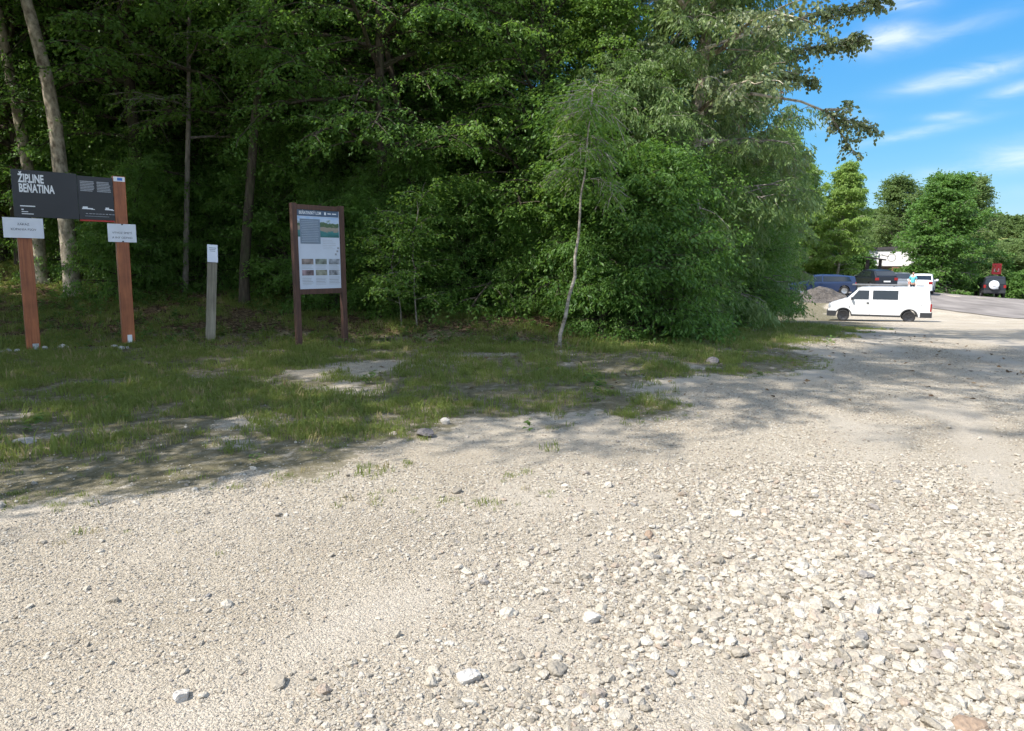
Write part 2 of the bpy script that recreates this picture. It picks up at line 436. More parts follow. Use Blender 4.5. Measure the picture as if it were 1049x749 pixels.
M_stone = stone_mat('limestone', [(0, (.25, .22, .175)), (.16, (.36, .315, .25)), (.5, (.455, .405, .325)), (.88, (.55, .50, .415)), (.95, (.39, .31, .235)), (1, (.25, .24, .225))])
protos = []
for i in range(10):
    me = stone_mesh('pebble', rng, 2 if i < 5 else 1); o = bpy.data.objects.new('pebble_source_%02d' % i, me); me.materials.append(M_stone); protos.append(o)
def trapezoid_points(n, y0, y1, margin=.5):
    """random ground points, uniform in area, inside the photographed wedge"""
    hw = .80
    t = rng.random(n)
    a = (y0 + margin) ** 2; b = (y1 + margin) ** 2
    y = np.sqrt(a + (b - a) * t) - margin
    x = (rng.random(n) * 2 - 1) * (hw * y + margin + .4)
    return x, y
PX, PY, SC = [], [], []
for (n, y0, y1, s0, s1) in [(230000, 1.3, 4.4, .003, .010), (60000, 1.3, 5.5, .008, .022), (9000, 1.3, 5., .016, .036), (150000, 4.2, 8.5, .004, .015), (80000, 8.5, 16, .007, .018)]:
    x, y = trapezoid_points(n, y0, y1)
    s = s0 + (s1 - s0) * rng.random(n) ** 3.2
    # coarser loose bands, finer compacted wheel tracks
    dust, right = dustiness(x, y)
    dust = np.clip(dust + .28 * smooth((y - 4.) / 3.5), 0, 1)
    keep_p = (1.04 - dust) ** 1.2 * (.62 + .38 * right) * np.where(s > .017, .10 + .90 * right, 1.)
    keep_p = np.where(s < .006, np.maximum(keep_p, .45), keep_p)
    g_, f_, dg, de = cover(x, y)
    keep_p *= np.where(g_ > .5, .10, 1.) * np.where(de > 0, .1, 1)
    k = rng.random(n) < keep_p
    PX.append(x[k]); PY.append(y[k]); SC.append((s * np.where(y < 4, .75 + .55 * right, .8 + .2 * right))[k])
# sparse larger stones
x, y = trapezoid_points(900, 1.4, 7.); s = .022 + .028 * rng.random(900) ** 2
right = smooth((x + 1.8 - .3 * (y - 2)) / 2.6) * (1 - smooth((y - 3) / 4)); k = rng.random(900) < .06 + .9 * right
PX.append(x[k]); PY.append(y[k]); SC.append(s[k])
PX = np.concatenate(PX); PY = np.concatenate(PY); SC = np.concatenate(SC); n = len(PX)
P = np.stack([PX, PY, terrain(PX, PY) + SC * .18], -1)
ROT = np.stack([rng.normal(0, .25, n), rng.normal(0, .25, n), rng.random(n) * 6.28], -1)
scatter('gravel', P, ROT, SC, rng.integers(0, 10, n), protos, 'loose pale limestone gravel')
print('gravel', n)

# grass clumps
def blades_mesh(name, rng, nb, rad, h0, h1, w, lean):
    V = []; Fq = []
    for _ in range(nb):
        a = rng.random() * 6.28; r = rad * math.sqrt(rng.random()); bx, by = r * math.cos(a), r * math.sin(a)
        h = rng.uniform(h0, h1); d = rng.random() * 6.28; dx, dy = math.cos(d), math.sin(d); ln = rng.uniform(.2, 1) * lean * h
        sx, sy = -dy * w / 2, dx * w / 2; b = len(V)
        V += [(bx - sx, by - sy, -.01), (bx + sx, by + sy, -.01),
              (bx + dx * ln * .35 + sx * .8, by + dy * ln * .35 + sy * .8, h * .6), (bx + dx * ln * .35 - sx * .8, by + dy * ln * .35 - sy * .8, h * .6),
              (bx + dx * ln, by + dy * ln, h * (1 - .25 * ln / h))]
        Fq += [(b, b + 1, b + 2, b + 3), (b + 3, b + 2, b + 4)]
    flat = [i for f in Fq for i in f]
    return np_mesh(name, V, flat, [len(f) for f in Fq], False)
M_grass = leaf_mat('grass_blade', (.085, .13, .026), (.225, .26, .07), (.30, .36, .07), .45, .6, .2)
M_dry = leaf_mat('dry_grass', (.2, .17, .07), (.36, .30, .14), (.4, .34, .15), .3, .7, .2)
gprotos = []
for i in range(6):
    me = blades_mesh('tuft', rng, 16, .06, .025, .075, .0055, .8); me.materials.append(M_grass if i < 5 else M_dry)
    gprotos.append(bpy.data.objects.new('tuft_source_%02d' % i, me))
n = 330000
x, y = trapezoid_points(n, 3.0, 24.)
g_, f_, dg, de = cover(x, y)
clump = fbm(x, y, .55, 77)
kp = np.clip((g_ - .25) * 1.2, 0, 1) * np.clip((clump - .36) * 3.2, .05, 1) * np.clip(.25 + (fbm(x, y, 1.7, 63) - .3) * 2.4, .15, 1) * np.where(de > .4, .25, 1.)
kp = np.maximum(kp, .25 * smooth((dg + 2.6) / 2) * smooth((fbm(x, y, .5, 90) - .56) / .08) * (x < 0.5))
kp *= np.where(y > 15, np.clip(1.4 - .05 * (y - 15), .3, 1), 1)
k = rng.random(n) < kp
x, y, de, dg = x[k], y[k], de[k], dg[k]; n = len(x)
sc = (.55 + .8 * rng.random(n) ** 1.5) * (1 + .35 * smooth((y - 8) / 10)) * (.65 + .45 * smooth((dg + .3) / 1.5)) * np.where(rng.random(n) < .06, rng.uniform(1.3, 2.1, n), 1.)
scatter('grass', np.stack([x, y, terrain(x, y)], -1), np.stack([rng.normal(0, .12, n), rng.normal(0, .12, n), rng.random(n) * 6.28], -1), sc,
        np.where(rng.random(n) < .13, 5, rng.integers(0, 5, n)), gprotos, 'short patchy grass on the verge')
print('grass', n)

M_weed = leaf_mat('weed_leaf', (.05, .11, .025), (.14, .22, .05), (.2, .33, .06), .4, .5, .3)
wp = []
for i in range(5):
    V = []
    for j in range(14):
        az = rng.random() * 6.28; h = rng.uniform(.01, .16) if i > 1 else rng.uniform(0, .03); r0_ = rng.uniform(0, .05); l = rng.uniform(.05, .11); w_ = l * rng.uniform(.18, .32); up = rng.uniform(-.2, .6)
        d = np.array([math.cos(az), math.sin(az), up]); s = np.array([-math.sin(az), math.cos(az), 0]) * w_; p = d * r0_ + np.array([0, 0, h])
        V += [p, p + d * l * .5 + s, p + d * l + np.array([0, 0, -.02]), p + d * l * .5 - s]
    me = np_mesh('weed', V, np.arange(len(V)), np.full(len(V) // 4, 4)); me.materials.append(M_weed); wp.append(bpy.data.objects.new('weed_source_%02d' % i, me))
n = 26000
x, y = trapezoid_points(n, 4.5, 24.)
g_, f_, dg, de = cover(x, y)
k = rng.random(n) < np.clip(.025 * g_ * smooth((fbm(x, y, 1.1, 19) - .45) / .1) + .34 * smooth((de + 1.2) / 1.4) * smooth((fbm(x, y, .9, 23) - .38) / .15) * (1 - .6 * smooth((de - 3) / 2)), 0, 1)
x, y, de = x[k], y[k], de[k]; n = len(x)
scatter('ground_cover', np.stack([x, y, terrain(x, y)], -1), np.stack([rng.normal(0, .15, n), rng.normal(0, .15, n), rng.random(n) * 6.28], -1), (.7 + .8 * rng.random(n)) * (.75 + .35 * smooth((de - 1.5) / 2)), rng.integers(0, 5, n), wp, 'broad leaved weeds on the verge and under the trees')
# fallen leaves and twigs of the wood floor
M_litter = stone_mat('fallen_leaf', [(0, (.09, .055, .03)), (.5, (.17, .11, .06)), (1, (.34, .25, .15))])
lp = []
for i in range(4):
    V = np.array([(0, -1, 0), (.45, -.2, .12), (.1, 1, .03), (-.45, -.1, .2)]) * 1.0 + rng.normal(0, .12, (4, 3))
    me = np_mesh('dead_leaf', V, [0, 1, 2, 3], [4]); me.materials.append(M_litter); lp.append(bpy.data.objects.new('dead_leaf_source_%02d' % i, me))
n = 60000
x, y = trapezoid_points(n, 8., 22.)
g_, f_, dg, de = cover(x, y)
k = rng.random(n) < np.clip(smooth((de + 1.3) / 2.2), 0.02, .85) * (de > -5)
x, y = x[k], y[k]; n = len(x)
scatter('leaf_litter', np.stack([x, y, terrain(x, y) + .012], -1), np.stack([rng.normal(0, .3, n), rng.normal(0, .3, n), rng.random(n) * 6.28], -1),
        .022 + .03 * rng.random(n), rng.integers(0, 4, n), lp, 'brown dead leaves under the trees')

# ------------------------------------------------------------------ trees
def profile(kind, t):
    if kind == 'round': return max(.25, math.sin(math.pi * (.16 + .8 * t)) ** .7)
    if kind == 'cone': return max(.08, 1 - t)
    if kind == 'broad': return max(.3, (1 - (1.6 * (t - .42)) ** 2)) if t < .95 else .35
    if kind == 'bush': return max(.3, 1 - .75 * t ** 1.5)
    if kind == 'dome': return max(.25, (1 - .93 * t * t) ** .5)
    return 1 - .5 * t
def norm(v): 
    l = np.linalg.norm(v); return v / l if l > 1e-9 else v
def grow(seed, H, r0, base, Rc, n1, n2, n3, leaf, wid, per, kind='round', el=(5, 65), droop=(.1, .25, .5), path=None,
         wander=.25, lean=(0, 0), tw=(.25, .6), flat=1.0, ldroop=.35, bare=None, k2=.45, sector=None, stems=1, twigs=False, extra=()):
    """returns (wood MB, leaf mesh). path: explicit trunk points (local)."""
    rg = np.random.default_rng(seed)
    wood = MB(); S, D, Ls = [], [], []
    for st in range(stems):
        if path is not None: tp = np.array(path, float)
        else:
            n = 12; hs = np.linspace(0, H, n)
            wx = np.cumsum(rg.normal(0, wander / n ** .5, n)) * (hs / H) ** .7; wy = np.cumsum(rg.normal(0, wander / n ** .5, n)) * (hs / H) ** .7
            tp = np.stack([wx + lean[0] * hs, wy + lean[1] * hs, hs], -1); tp[0] = (0, 0, -.25)
            if stems > 1:
                a = st * 2.4 + rg.random(); o = np.array([math.cos(a), math.sin(a)])
                tp[:, :2] += np.outer(np.linspace(.05, Rc * .45, n) , o) * (hs / H)[:, None] ** .5
                tp[:, 2] *= rg.uniform(.75, 1.)
        L = np.concatenate([[0], np.cumsum(np.linalg.norm(np.diff(tp, axis=0), axis=1))]); L /= L[-1]
        def tpos(t): return np.array([np.interp(t, L, tp[:, i]) for i in range(3)])
        def trad(t): return r0 * (1 - .88 * t) * (1 + .45 * max(0, 1 - t * 18) ** 2)
        tt_ = np.concatenate([[0, .012, .03], np.linspace(.06, 1, 14)])
        wood.tube([tpos(t) for t in tt_], [max(.012, trad(t)) for t in tt_], 12 if r0 > .1 else 8)
        for i in range(n1):
            t = base + (1 - base) * min(.995, ((i + rg.random()) / n1) ** .95)
            u = (t - base) / (1 - base)
            az = i * 2.39996 + rg.normal(0, .35)
            if sector is not None: az = sector[0] + (rg.random() - .5) * sector[1]
            ln = Rc * profile(kind, u) * rg.uniform(.7, 1.18)
            e = R(el[0] + (el[1] - el[0]) * u) + rg.normal(0, .14)
            d = np.array([math.cos(az) * math.cos(e), math.sin(az) * math.cos(e), math.sin(e)])
            p = tpos(t); pts = [p.copy()]; steps = 6
            for s_ in range(steps):
                d = norm(d + np.array([rg.normal(0, .11), rg.normal(0, .11), rg.normal(0, .08) - droop[0] * (s_ / steps)]))
                p = p + d * ln / steps; pts.append(p.copy())
            rb = min(trad(t) * .6, .018 * ln + .012)
            wood.tube(pts, [rb * (1 - .8 * q / steps) for q in range(steps + 1)], 5, False)
            pts = np.array(pts)
            for j in range(n2):
                s2 = .15 + .85 * (j + rg.random()) / n2
                q = s2 * steps; a = min(steps - 1, int(q)); p0 = pts[a] + (pts[a + 1] - pts[a]) * (q - a)
                d1 = norm(pts[a + 1] - pts[a]); side = norm(np.cross(d1, (0, 0, 1.))) * (1 if j % 2 else -1)
                d2 = norm(d1 * .55 + side * rg.uniform(.4, 1.) + np.array([0, 0, rg.normal(.08, .22)]))
                l2 = (ln * k2 * (1.15 - s2) + .4) * rg.uniform(.7, 1.2)
                p = p0.copy(); pp = [p0]
                for s_ in range(4):
                    d2 = norm(d2 + rg.normal(0, .1, 3) + np.array([0, 0, -droop[1] * s_ / 4]))
                    p = p + d2 * l2 / 4; pp.append(p.copy())
                wood.tube(pp, [max(.004, rb * .35 * (1 - .7 * z / 4)) for z in range(5)], 3, False)
                pp = np.array(pp)
                s3 = (np.arange(n3) + rg.random(n3)) / n3 * 3.999
                a3 = s3.astype(int); p3 = pp[a3] + (pp[a3 + 1] - pp[a3]) * (s3 - a3)[:, None]
                dd = norm(pp[-1] - pp[0]); sd = norm(np.cross(dd, (0, 0, 1.)))
                sg = np.where(np.arange(n3) % 2, 1., -1.)[:, None]
                d3 = dd * .6 + sd * sg * rg.uniform(.3, 1., (n3, 1)) + rg.normal(0, .25, (n3, 3)) + np.array([0, 0, -droop[2]])
                d3 /= np.linalg.norm(d3, axis=1)[:, None]
                S.append(p3); D.append(d3); Ls.append(rg.uniform(tw[0], tw[1], n3))
    for pts, f0, nt_ in extra:
        pts = np.array(pts, float); wood.tube([tuple(p) for p in pts], list(np.linspace(.045, .008, len(pts))), 5, False)
        t = f0 + (1 - f0) * rg.random(nt_); q = t * (len(pts) - 1); ia = np.minimum(q.astype(int), len(pts) - 2)
        p0 = pts[ia] + (pts[ia + 1] - pts[ia]) * (q - ia)[:, None]
        d = rg.normal(0, 1, (nt_, 3)) * np.array([.8, .8, .7]) + np.array([.25, 0, -.25]); d /= np.linalg.norm(d, axis=1)[:, None]
        l = rg.uniform(.15, .75, nt_) * (1.1 - .6 * t)
        for a_, b_, c_ in zip(p0, d, l): wood.tube([a_, a_ + b_ * c_], [.007, .003], 3, False)
        S.append(p0); D.append(d); Ls.append(l)
    S = np.concatenate(S); D = np.concatenate(D); Ls = np.concatenate(Ls)
    if twigs:
        for a, b, c in zip(S, D, Ls): wood.tube([a, a + b * c * .9], [.006, .003], 3, False)
    nT = len(S); u = np.tile((np.arange(per) + .5) / per, nT); S = np.repeat(S, per, 0); D = np.repeat(D, per, 0); Ls = np.repeat(Ls, per)
    n = len(S); u = np.clip(u + rg.normal(0, .06, n), 0, 1)
    pos = S + D * (Ls * u)[:, None] + rg.normal(0, .035, (n, 3)); pos[:, 2] -= .18 * droop[2] * Ls * u * u
    sd = np.cross(D, (0, 0, 1.)); sd /= np.linalg.norm(sd, axis=1)[:, None] + 1e-6
    sg = np.where(rg.random(n) < .5, 1., -1.)[:, None]
    ld = D * .55 + sd * sg * rg.uniform(.3, 1., (n, 1)) + rg.normal(0, .3, (n, 3)); ld[:, 2] -= ldroop
    ld /= np.linalg.norm(ld, axis=1)[:, None]
    nn = np.array([0, 0, 1.]) * flat + rg.normal(0, .55, (n, 3))
    ss = np.cross(ld, nn); ss /= np.linalg.norm(ss, axis=1)[:, None] + 1e-6
    nn = np.cross(ss, ld)
    l = (leaf * rg.uniform(.65, 1.2, n))[:, None]; w = l * wid / 2
    v = np.stack([pos, pos + ld * l * .45 + ss * w + nn * w * .25, pos + ld * l, pos + ld * l * .45 - ss * w + nn * w * .25], 1).reshape(-1, 3)
    lm = np_mesh('crown', v, np.arange(4 * n), np.full(n, 4), False)
    return wood, lm
M_bark_pale = bark_mat('pale_bark', (.13, .105, .075), (.54, .47, .36), (7, 7, 4), .03)
M_bark_dark = bark_mat('dark_bark', (.035, .028, .02), (.11, .09, .065), (16, 16, 3), .02, (.05, .06, .025))
M_bark_grey = bark_mat('grey_bark', (.12, .105, .085), (.27, .24, .20), (14, 14, 4), .012)
M_bark_white = bark_mat('white_bark', (.15, .13, .10), (.40, .36, .30), (5, 5, 14), .008)
M_leaf = leaf_mat('broad_leaf', (.05, .115, .024), (.135, .25, .045), (.22, .40, .05), .44)
M_leaf2 = leaf_mat('fresh_leaf', (.065, .145, .024), (.165, .28, .05), (.26, .42, .055), .46)
M_willow = leaf_mat('willow_leaf', (.085, .165, .045), (.225, .305, .10), (.28, .40, .10), .42, .45, .45)
M_poplar = leaf_mat('poplar_leaf', (.12, .17, .065), (.25, .29, .14), (.31, .37, .12), .40, .4, .5)
M_birch = leaf_mat('birch_leaf', (.15, .25, .045), (.26, .37, .09), (.34, .50, .09), .46, .5, .3)
M_walnut = leaf_mat('walnut_leaf', (.055, .13, .028), (.14, .26, .055), (.22, .38, .06), .42, .5, .3)
M_far = leaf_mat('far_leaf', (.085, .145, .042), (.175, .245, .08), (.24, .33, .08), .4, .6, .2)
M_needle = leaf_mat('spruce_needle', (.015, .035, .018), (.04, .075, .03), (.04, .08, .03), .15, .6, .2)

def tree(name, loc, label, cat, bark, leafm, rz=0., group=None, parts=('trunk', 'crown'), smooth_angle=60, **kw):
    w, lm = grow(**kw)
    t = thing(name, loc, label, cat, rz, group)
    w.obj(parts[0], bark, t, smooth_angle)
    link(parts[1], lm, leafm, t)
    return t
WOOD = 'trees of the dark wood'
# -- prototype wood trees
common = dict(leaf=.105, wid=.58)
P1 = onground(330, 19.5)
A = tree('forest_tree', P1, 'tall leafy tree behind the information board', 'tree', M_bark_dark, M_leaf, .3,
         seed=1, H=16, r0=.2, base=.16, Rc=4.2, n1=50, n2=9, n3=9, per=12, kind='round', el=(-5, 60), droop=(.25, .35, .35), **common)
P2 = onground(480, 19)
B = tree('forest_tree', P2, 'bright green broad tree left of the thin birch sapling', 'tree', M_bark_dark, M_leaf2, 1.1,
         seed=2, H=11, r0=.15, base=.12, Rc=4.4, n1=52, n2=9, n3=9, per=12, kind='bush', el=(0, 70), droop=(.2, .4, .45), **common)
# high crowned edge tree (bare below, canopy spreading over the verge)
P3 = onground(250, 17.2)
C = tree('forest_tree', P3, 'dark leaning trunk left of the information board', 'tree', M_bark_dark, M_leaf, 0.,
         seed=3, H=17, r0=.125, base=.36, Rc=5.0, n1=46, n2=10, n3=9, per=12, kind='broad', el=(-8, 60), droop=(.25, .35, .4),
         path=[(0, 0, -.3), (.05, 0, .9), (.25, 0, 2.4), (.5, .1, 4.6), (.95, .1, 6.4), (1.3, .2, 9), (1.3, .2, 12), (1.2, .2, 17)], **common)
# pale trunks at the left
P4 = ground(75, 304)
def px_path(base, pts):
    out = [(0, 0, -.4)]
    for (px, py) in pts:
        q = at(px, py, base.y); out.append((q.x - base.x, 0, q.z - base.z))
    return out
pth = px_path(P4, [(75, 300), (68, 230), (57, 130), (46, 70), (27, 0)])
e = pth[-1]; pth += [(e[0] - 1., .3, e[2] + 4), (e[0] - 1.6, .2, e[2] + 9)]
tree('pale_trunk_tree', P4, 'thick pale straight trunk behind the black zipline sign', 'tree', M_bark_pale, M_leaf, 0.,
     seed=4, H=17, r0=.205, base=.5, Rc=4.6, n1=40, n2=10, n3=9, per=12, kind='broad', el=(-5, 60), droop=(.25, .35, .4), path=pth, **common)
P5 = ground(43, 290)
pth = px_path(P5, [(43, 286), (36, 215), (20, 125), (6, 55), (-8, -20)])
e = pth[-1]; pth += [(e[0] - 1.2, .3, e[2] + 4), (e[0] - 1.8, .2, e[2] + 9)]
tree('pale_trunk_tree', P5, 'thinner pale leaning trunk at the left edge', 'tree', M_bark_pale, M_leaf2, 0.,
     seed=5, H=16, r0=.175, base=.5, Rc=4.2, n1=36, n2=10, n3=9, per=12, kind='broad', el=(-5, 60), droop=(.25, .35, .4), path=pth, **common)
P6 = ground(190, 300)
pth = px_path(P6, [(190, 290), (191, 240), (192, 170), (194, 90), (192, 50), (196, 0)])
e = pth[-1]; pth += [(e[0] + .2, .1, e[2] + 3), (e[0] + .1, .2, e[2] + 6)]
tree('young_tree', P6, 'slender upright young tree above the squared wooden post', 'tree', M_bark_grey, M_leaf2, 0.,
     seed=6, H=11, r0=.085, base=.3, Rc=2.6, n1=26, n2=6, n3=7, per=10, kind='round', el=(10, 60), droop=(.2, .3, .35), path=pth, leaf=.09, wid=.58, twigs=True)
P7 = ground(573, 357)
pth = px_path(P7, [(573, 353), (574, 340), (580, 322), (582, 306), (589, 285), (589, 262), (594, 235), (594, 205), (600, 175), (601, 145), (605, 118), (607, 92)])
tree('birch_sapling', P7, 'thin crooked pale sapling standing at the verge edge', 'sapling', M_bark_white, M_leaf2, 0.,
     seed=7, H=6, r0=.04, base=.66, Rc=.6, n1=7, n2=4, n3=10, per=14, kind='round', el=(10, 50), droop=(.35, .4, .6), path=pth, leaf=.075, wid=.6, twigs=True)
# bushes
P8 = onground(655, 14.6)
H1 = tree('bush', P8, 'dense green bush right of the thin sapling', 'bush', M_bark_dark, M_leaf, .5, parts=('stems', 'foliage'),
          seed=8, H=4.2, r0=.05, base=.04, Rc=1.9, n1=26, n2=7, n3=8, per=9, kind='bush', el=(5, 70), droop=(.2, .3, .45), leaf=.105, wid=.42, ldroop=.5, stems=3)
P9 = onground(735, 20.5)
H2 = tree('bush', P9, 'rounded dark green bush before the parked blue car', 'bush', M_bark_dark, M_leaf, .2, parts=('stems', 'foliage'),
          seed=9, H=4.4, r0=.05, base=.03, Rc=2.1, n1=28, n2=7, n3=8, per=9, kind='round', el=(-5, 70), droop=(.15, .3, .3), leaf=.095, wid=.5, stems=3)
# willows
P10 = onground(678, 17.8)
Wl = tree('willow_tree', P10, 'big silvery green willow with narrow drooping leaves', 'tree', M_bark_grey, M_willow, 0.,
          seed=10, H=9.5, r0=.13, base=.08, Rc=3.4, n1=34, n2=9, n3=10, per=13, kind='round', el=(5, 75), droop=(.25, .45, .7), leaf=.16, wid=.27, flat=.5, ldroop=.6, stems=2)
# poplar
P11 = onground(705, 17.6)
pth = px_path(P11, [(705, 290), (708, 200), (714, 120), (722, 50), (726, 0)])
e = pth[-1]; pth += [(e[0] + .5, -.8, e[2] + 4), (e[0] + 1., -1.6, e[2] + 9), (e[0] + 1.2, -2., e[2] + 12.5)]
hang = [tuple(at(px, py, P11.y) - P11) for (px, py) in [(716, 110), (770, 96), (820, 104), (855, 118), (880, 128), (897, 132)]]
hang2 = [tuple(at(px, py, P11.y) - P11) for (px, py) in [(845, 113), (862, 112), (872, 104)]]
hang3 = [tuple(at(px, py, P11.y) - P11) for (px, py) in [(850, 116), (862, 138), (876, 158)]]
up1 = [tuple(at(px, py, P11.y - .6) - P11) for (px, py) in [(722, 50), (780, 30), (835, 14), (880, 6), (912, -6)]]
up2 = [tuple(at(px, py, P11.y + .5) - P11) for (px, py) in [(718, 84), (775, 62), (825, 50), (862, 44), (884, 40)]]
up3 = [tuple(at(px, py, P11.y + 1.) - P11) for (px, py) in [(718, 100), (765, 84), (805, 78), (838, 84)]]
Pop = tree('poplar_tree', P11, 'tallest airy grey green poplar reaching over the willow', 'tree', M_bark_pale, M_poplar, 0.,
           seed=11, H=19, r0=.19, base=.23, Rc=5.9, n1=52, n2=9, n3=8, per=11, kind='broad', el=(12, 70), droop=(.28, .3, .4), path=pth, extra=((up1, .25, 120), (up2, .25, 110), (up3, .25, 80), (hang, .55, 46), (hang2, .2, 10), (hang3, .2, 20)), leaf=.105, wid=.8, flat=.2, ldroop=.7, k2=.38)
# ---- copies of the wood trees
def wcopy(src, px, Y, sc, rz, label, group=None, X=None, cat=None):
    p = onground(px, Y) if X is None else Vector((X, Y, tz(X, Y)))
    return copy_thing(src, p, rz, (sc, sc, sc * random.uniform(.95, 1.08)), label, group, cat)
random.seed(11)
# edge canopy, partly out of frame at the left: casts the shade on the verge
EDGE = 'canopy trees at the edge of the wood'
el_ = 'tall canopy tree spreading over the left end of the verge'
for (X_, Y_, s_, r_) in [(-17, 9.6, 1.05, 1.7), (-21.5, 10.5, 1., 2.9), (-12.2, 12.6, .95, 3.6), (-15, 13.5, 1.0, 5.0), (-26, 11, 1., .2), (-12, 6.4, 1., 1.0), (-17, 5.6, 1.05, 2.2)]:
    wcopy(C, 0, Y_, s_, r_, el_, EDGE, X_)
wcopy(A, 395, 16.8, .8, 2.2, 'leafy tree directly right of the information board')
wcopy(B, 556, 17.2, .8, 3.9, 'broad green tree behind the thin crooked sapling')
wcopy(B, 612, 16.6, .6, .7, 'green tree between the sapling and the willow')
wcopy(A, 150, 19.5, 1., 4.4, 'leafy tree right of the thick pale trunk')
wcopy(C, 434, 17.2, .9, 2.6, 'dark bare trunk right of the information board')
copy_thing(A, Vector((-7.6, 5.4, tz(-7.6, 5.4))), .1, (.88, .88, 1.55), 'slim leafy tree added out of view to shade the gravel', EDGE)  # out of view, added and stretched tall to throw a shade band on gravel
copy_thing(C, Vector((-5.7, 6.6, tz(-5.7, 6.6))), .1, (.8, .8, 1.45), 'tall bare stemmed tree added out of view to shade the gravel', EDGE)  # second added tree beyond the frame, stretched to deepen the gravel shade
wcopy(A, 30, 21, 1., .9, 'leafy tree behind the two pale trunks')
wcopy(Wl, 750, 24.5, .9, 2.0, 'second silvery willow behind the rounded bush')
wcopy(Wl, 640, 16.4, .6, 4.0, 'smaller silvery willow beside the thin sapling')
wcopy(Pop, 640, 26, .8, 2.4, 'airy poplar left of the tallest one')
wcopy(Wl, 772, 33, .8, 1.3, 'third willow left of the yellow green birch')
lab = 'leafy tree standing deep in the dark wood'
for Y_, n_, off in [(22.5, 9, 0), (26, 9, .5), (30, 10, .2), (35, 10, .7), (41, 11, .4)]:
    lo, hi = -60, 565 + (Y_ - 22) * 2
    for k in range(n_):
        px = lo + (hi - lo) * (k + off) / n_ + random.uniform(-18, 18)
        wcopy([A, B, A, C][random.randrange(4)] if Y_ < 30 else [A, B][random.randrange(2)], px, Y_ + random.uniform(-1, 1), random.uniform(.9, 1.2) * (1 if px < 380 else .85), random.uniform(0, 6.28), lab, WOOD)
# understorey bushes
UND = 'shrubs in the shade under the trees'
lab = 'shaded leafy shrub under the trees of the wood'
for (px, Y_, s_) in [(125, 18, .7), (165, 20, .8), (215, 19.5, .75), (300, 18.5, .85), (345, 17, .7), (395, 16.2, .55), (430, 17.5, .8), (470, 16.4, .6), (510, 17, .75), (545, 15.8, .6),
                      (600, 15.6, .7), (90, 21, .9), (260, 21, .9), (380, 20.5, 1.), (470, 20, 1.), (540, 19.5, 1.), (600, 18.5, .9), (180, 24, 1.1), (320, 24, 1.1), (440, 24, 1.1)]:
    wcopy([H1, H2][random.randrange(2)], px, Y_, s_, random.uniform(0, 6.28), lab, UND)
wcopy(H2, 690, 16.6, .8, 1., 'leafy bush at the foot of the big willow')
wcopy(H1, 757, 24, .8, 2.4, 'bush between the rounded bush and the blue car')
wcopy(H2, 773, 31, .85, 3.4, 'dark bush left of the blue car')
wcopy(H1, 615, 14.2, .55, 3., 'low leafy shrub right behind the sapling foot')
# small saplings right of the board
SAP = tree('shrub_sapling', ground(428, 335), 'thin leafy sapling right of the information board', 'sapling', M_bark_grey, M_leaf2, 0.,
           seed=15, H=2.6, r0=.02, base=.25, Rc=.7, n1=12, n2=4, n3=8, per=8, kind='round', el=(20, 60), droop=(.2, .3, .3), leaf=.085, wid=.55)
wcopy(SAP, 411, 14.8, .8, 2., 'small leafy sapling nearest the information board')
# yellow green birch near the cars, spruce, walnuts, hedge
P12 = onground(857, 60)
tree('birch_tree', P12, 'yellow green birch standing behind the blue car', 'tree', M_bark_white, M_birch, 0.,
     seed=20, H=9.4, r0=.12, base=.11, Rc=2.35, n1=58, n2=9, n3=9, per=11, kind='round', el=(18, 72), droop=(.22, .4, .55), leaf=.15, wid=.65, ldroop=.6)
BIR = bpy.data.objects['birch_tree']
wcopy(BIR, 790, 57, 1.25, 1.9, 'sunlit lime green tree between the willow and the birch')
wcopy(BIR, 822, 63, 1.08, 3.1, 'slim lime green tree just left of the birch')
def spruce(loc, H, Rb, label):
    rg = np.random.default_rng(31); w = MB(); w.tube([(0, 0, -.2), (0, 0, H * .5), (0, 0, H)], [.16, .09, .015], 8)
    V = []
    for i in range(150):
        t = .08 + .92 * i / 150; z = H * t; L = Rb * (1 - t) ** .85 * rg.uniform(.8, 1.1) + .1; a = i * 2.4
        d = np.array([math.cos(a), math.sin(a), -.22 + .5 * t])
        w.tube([(0, 0, z), tuple(np.array((0, 0, z)) + d * L)], [.02, .006], 3, False)
        for _ in range(110):
            u = rg.random() ** .7; p = np.array((0, 0, z)) + d * L * u
            q = norm(d * .6 + np.cross(d, (0, 0, 1)) * rg.uniform(-1, 1) + np.array([0, 0, rg.normal(-.15, .25)]))
            s = norm(np.cross(q, (0, 0, 1.))) * .02; l = rg.uniform(.14, .3)
            V += [p - s, p + q * l * .5 - s * 1.2, p + q * l, p + s]
    t = thing('spruce_tree', loc, label, 'tree'); w.obj('trunk', M_bark_dark, t, 60)
    link('crown', np_mesh('crown', V, np.arange(len(V)), np.full(len(V) // 4, 4)), M_needle, t)
spruce(onground(872, 74), 10.6, 2.4, 'dark spruce tip behind the yellow green birch')
far = dict(leaf=.23, wid=.6, n3=9, per=8, tw=(.4, 1.0), k2=.55, flat=.4)
P13 = onground(962, 64)
Wn = tree('walnut_tree', P13, 'large round fresh green tree right of the white house', 'tree', M_bark_grey, M_walnut, 0.,
          seed=21, H=9.3, r0=.2, base=.08, Rc=3.9, n1=74, n2=10, kind='dome', el=(-5, 78), droop=(.1, .15, .25), **far)
W2 = tree('ash_tree', onground(917, 78), 'darker green tree behind the white house', 'tree', M_bark_grey, M_far, 0.,
          seed=22, H=11.3, r0=.2, base=.12, Rc=4.0, n1=60, n2=9, kind='dome', el=(5, 65), droop=(.15, .3, .3), **far)
wcopy(W2, 985, 72, .92, 2., 'bluish green tree behind the large round tree')
HEDGE = 'bushes along the far edge of the lot'
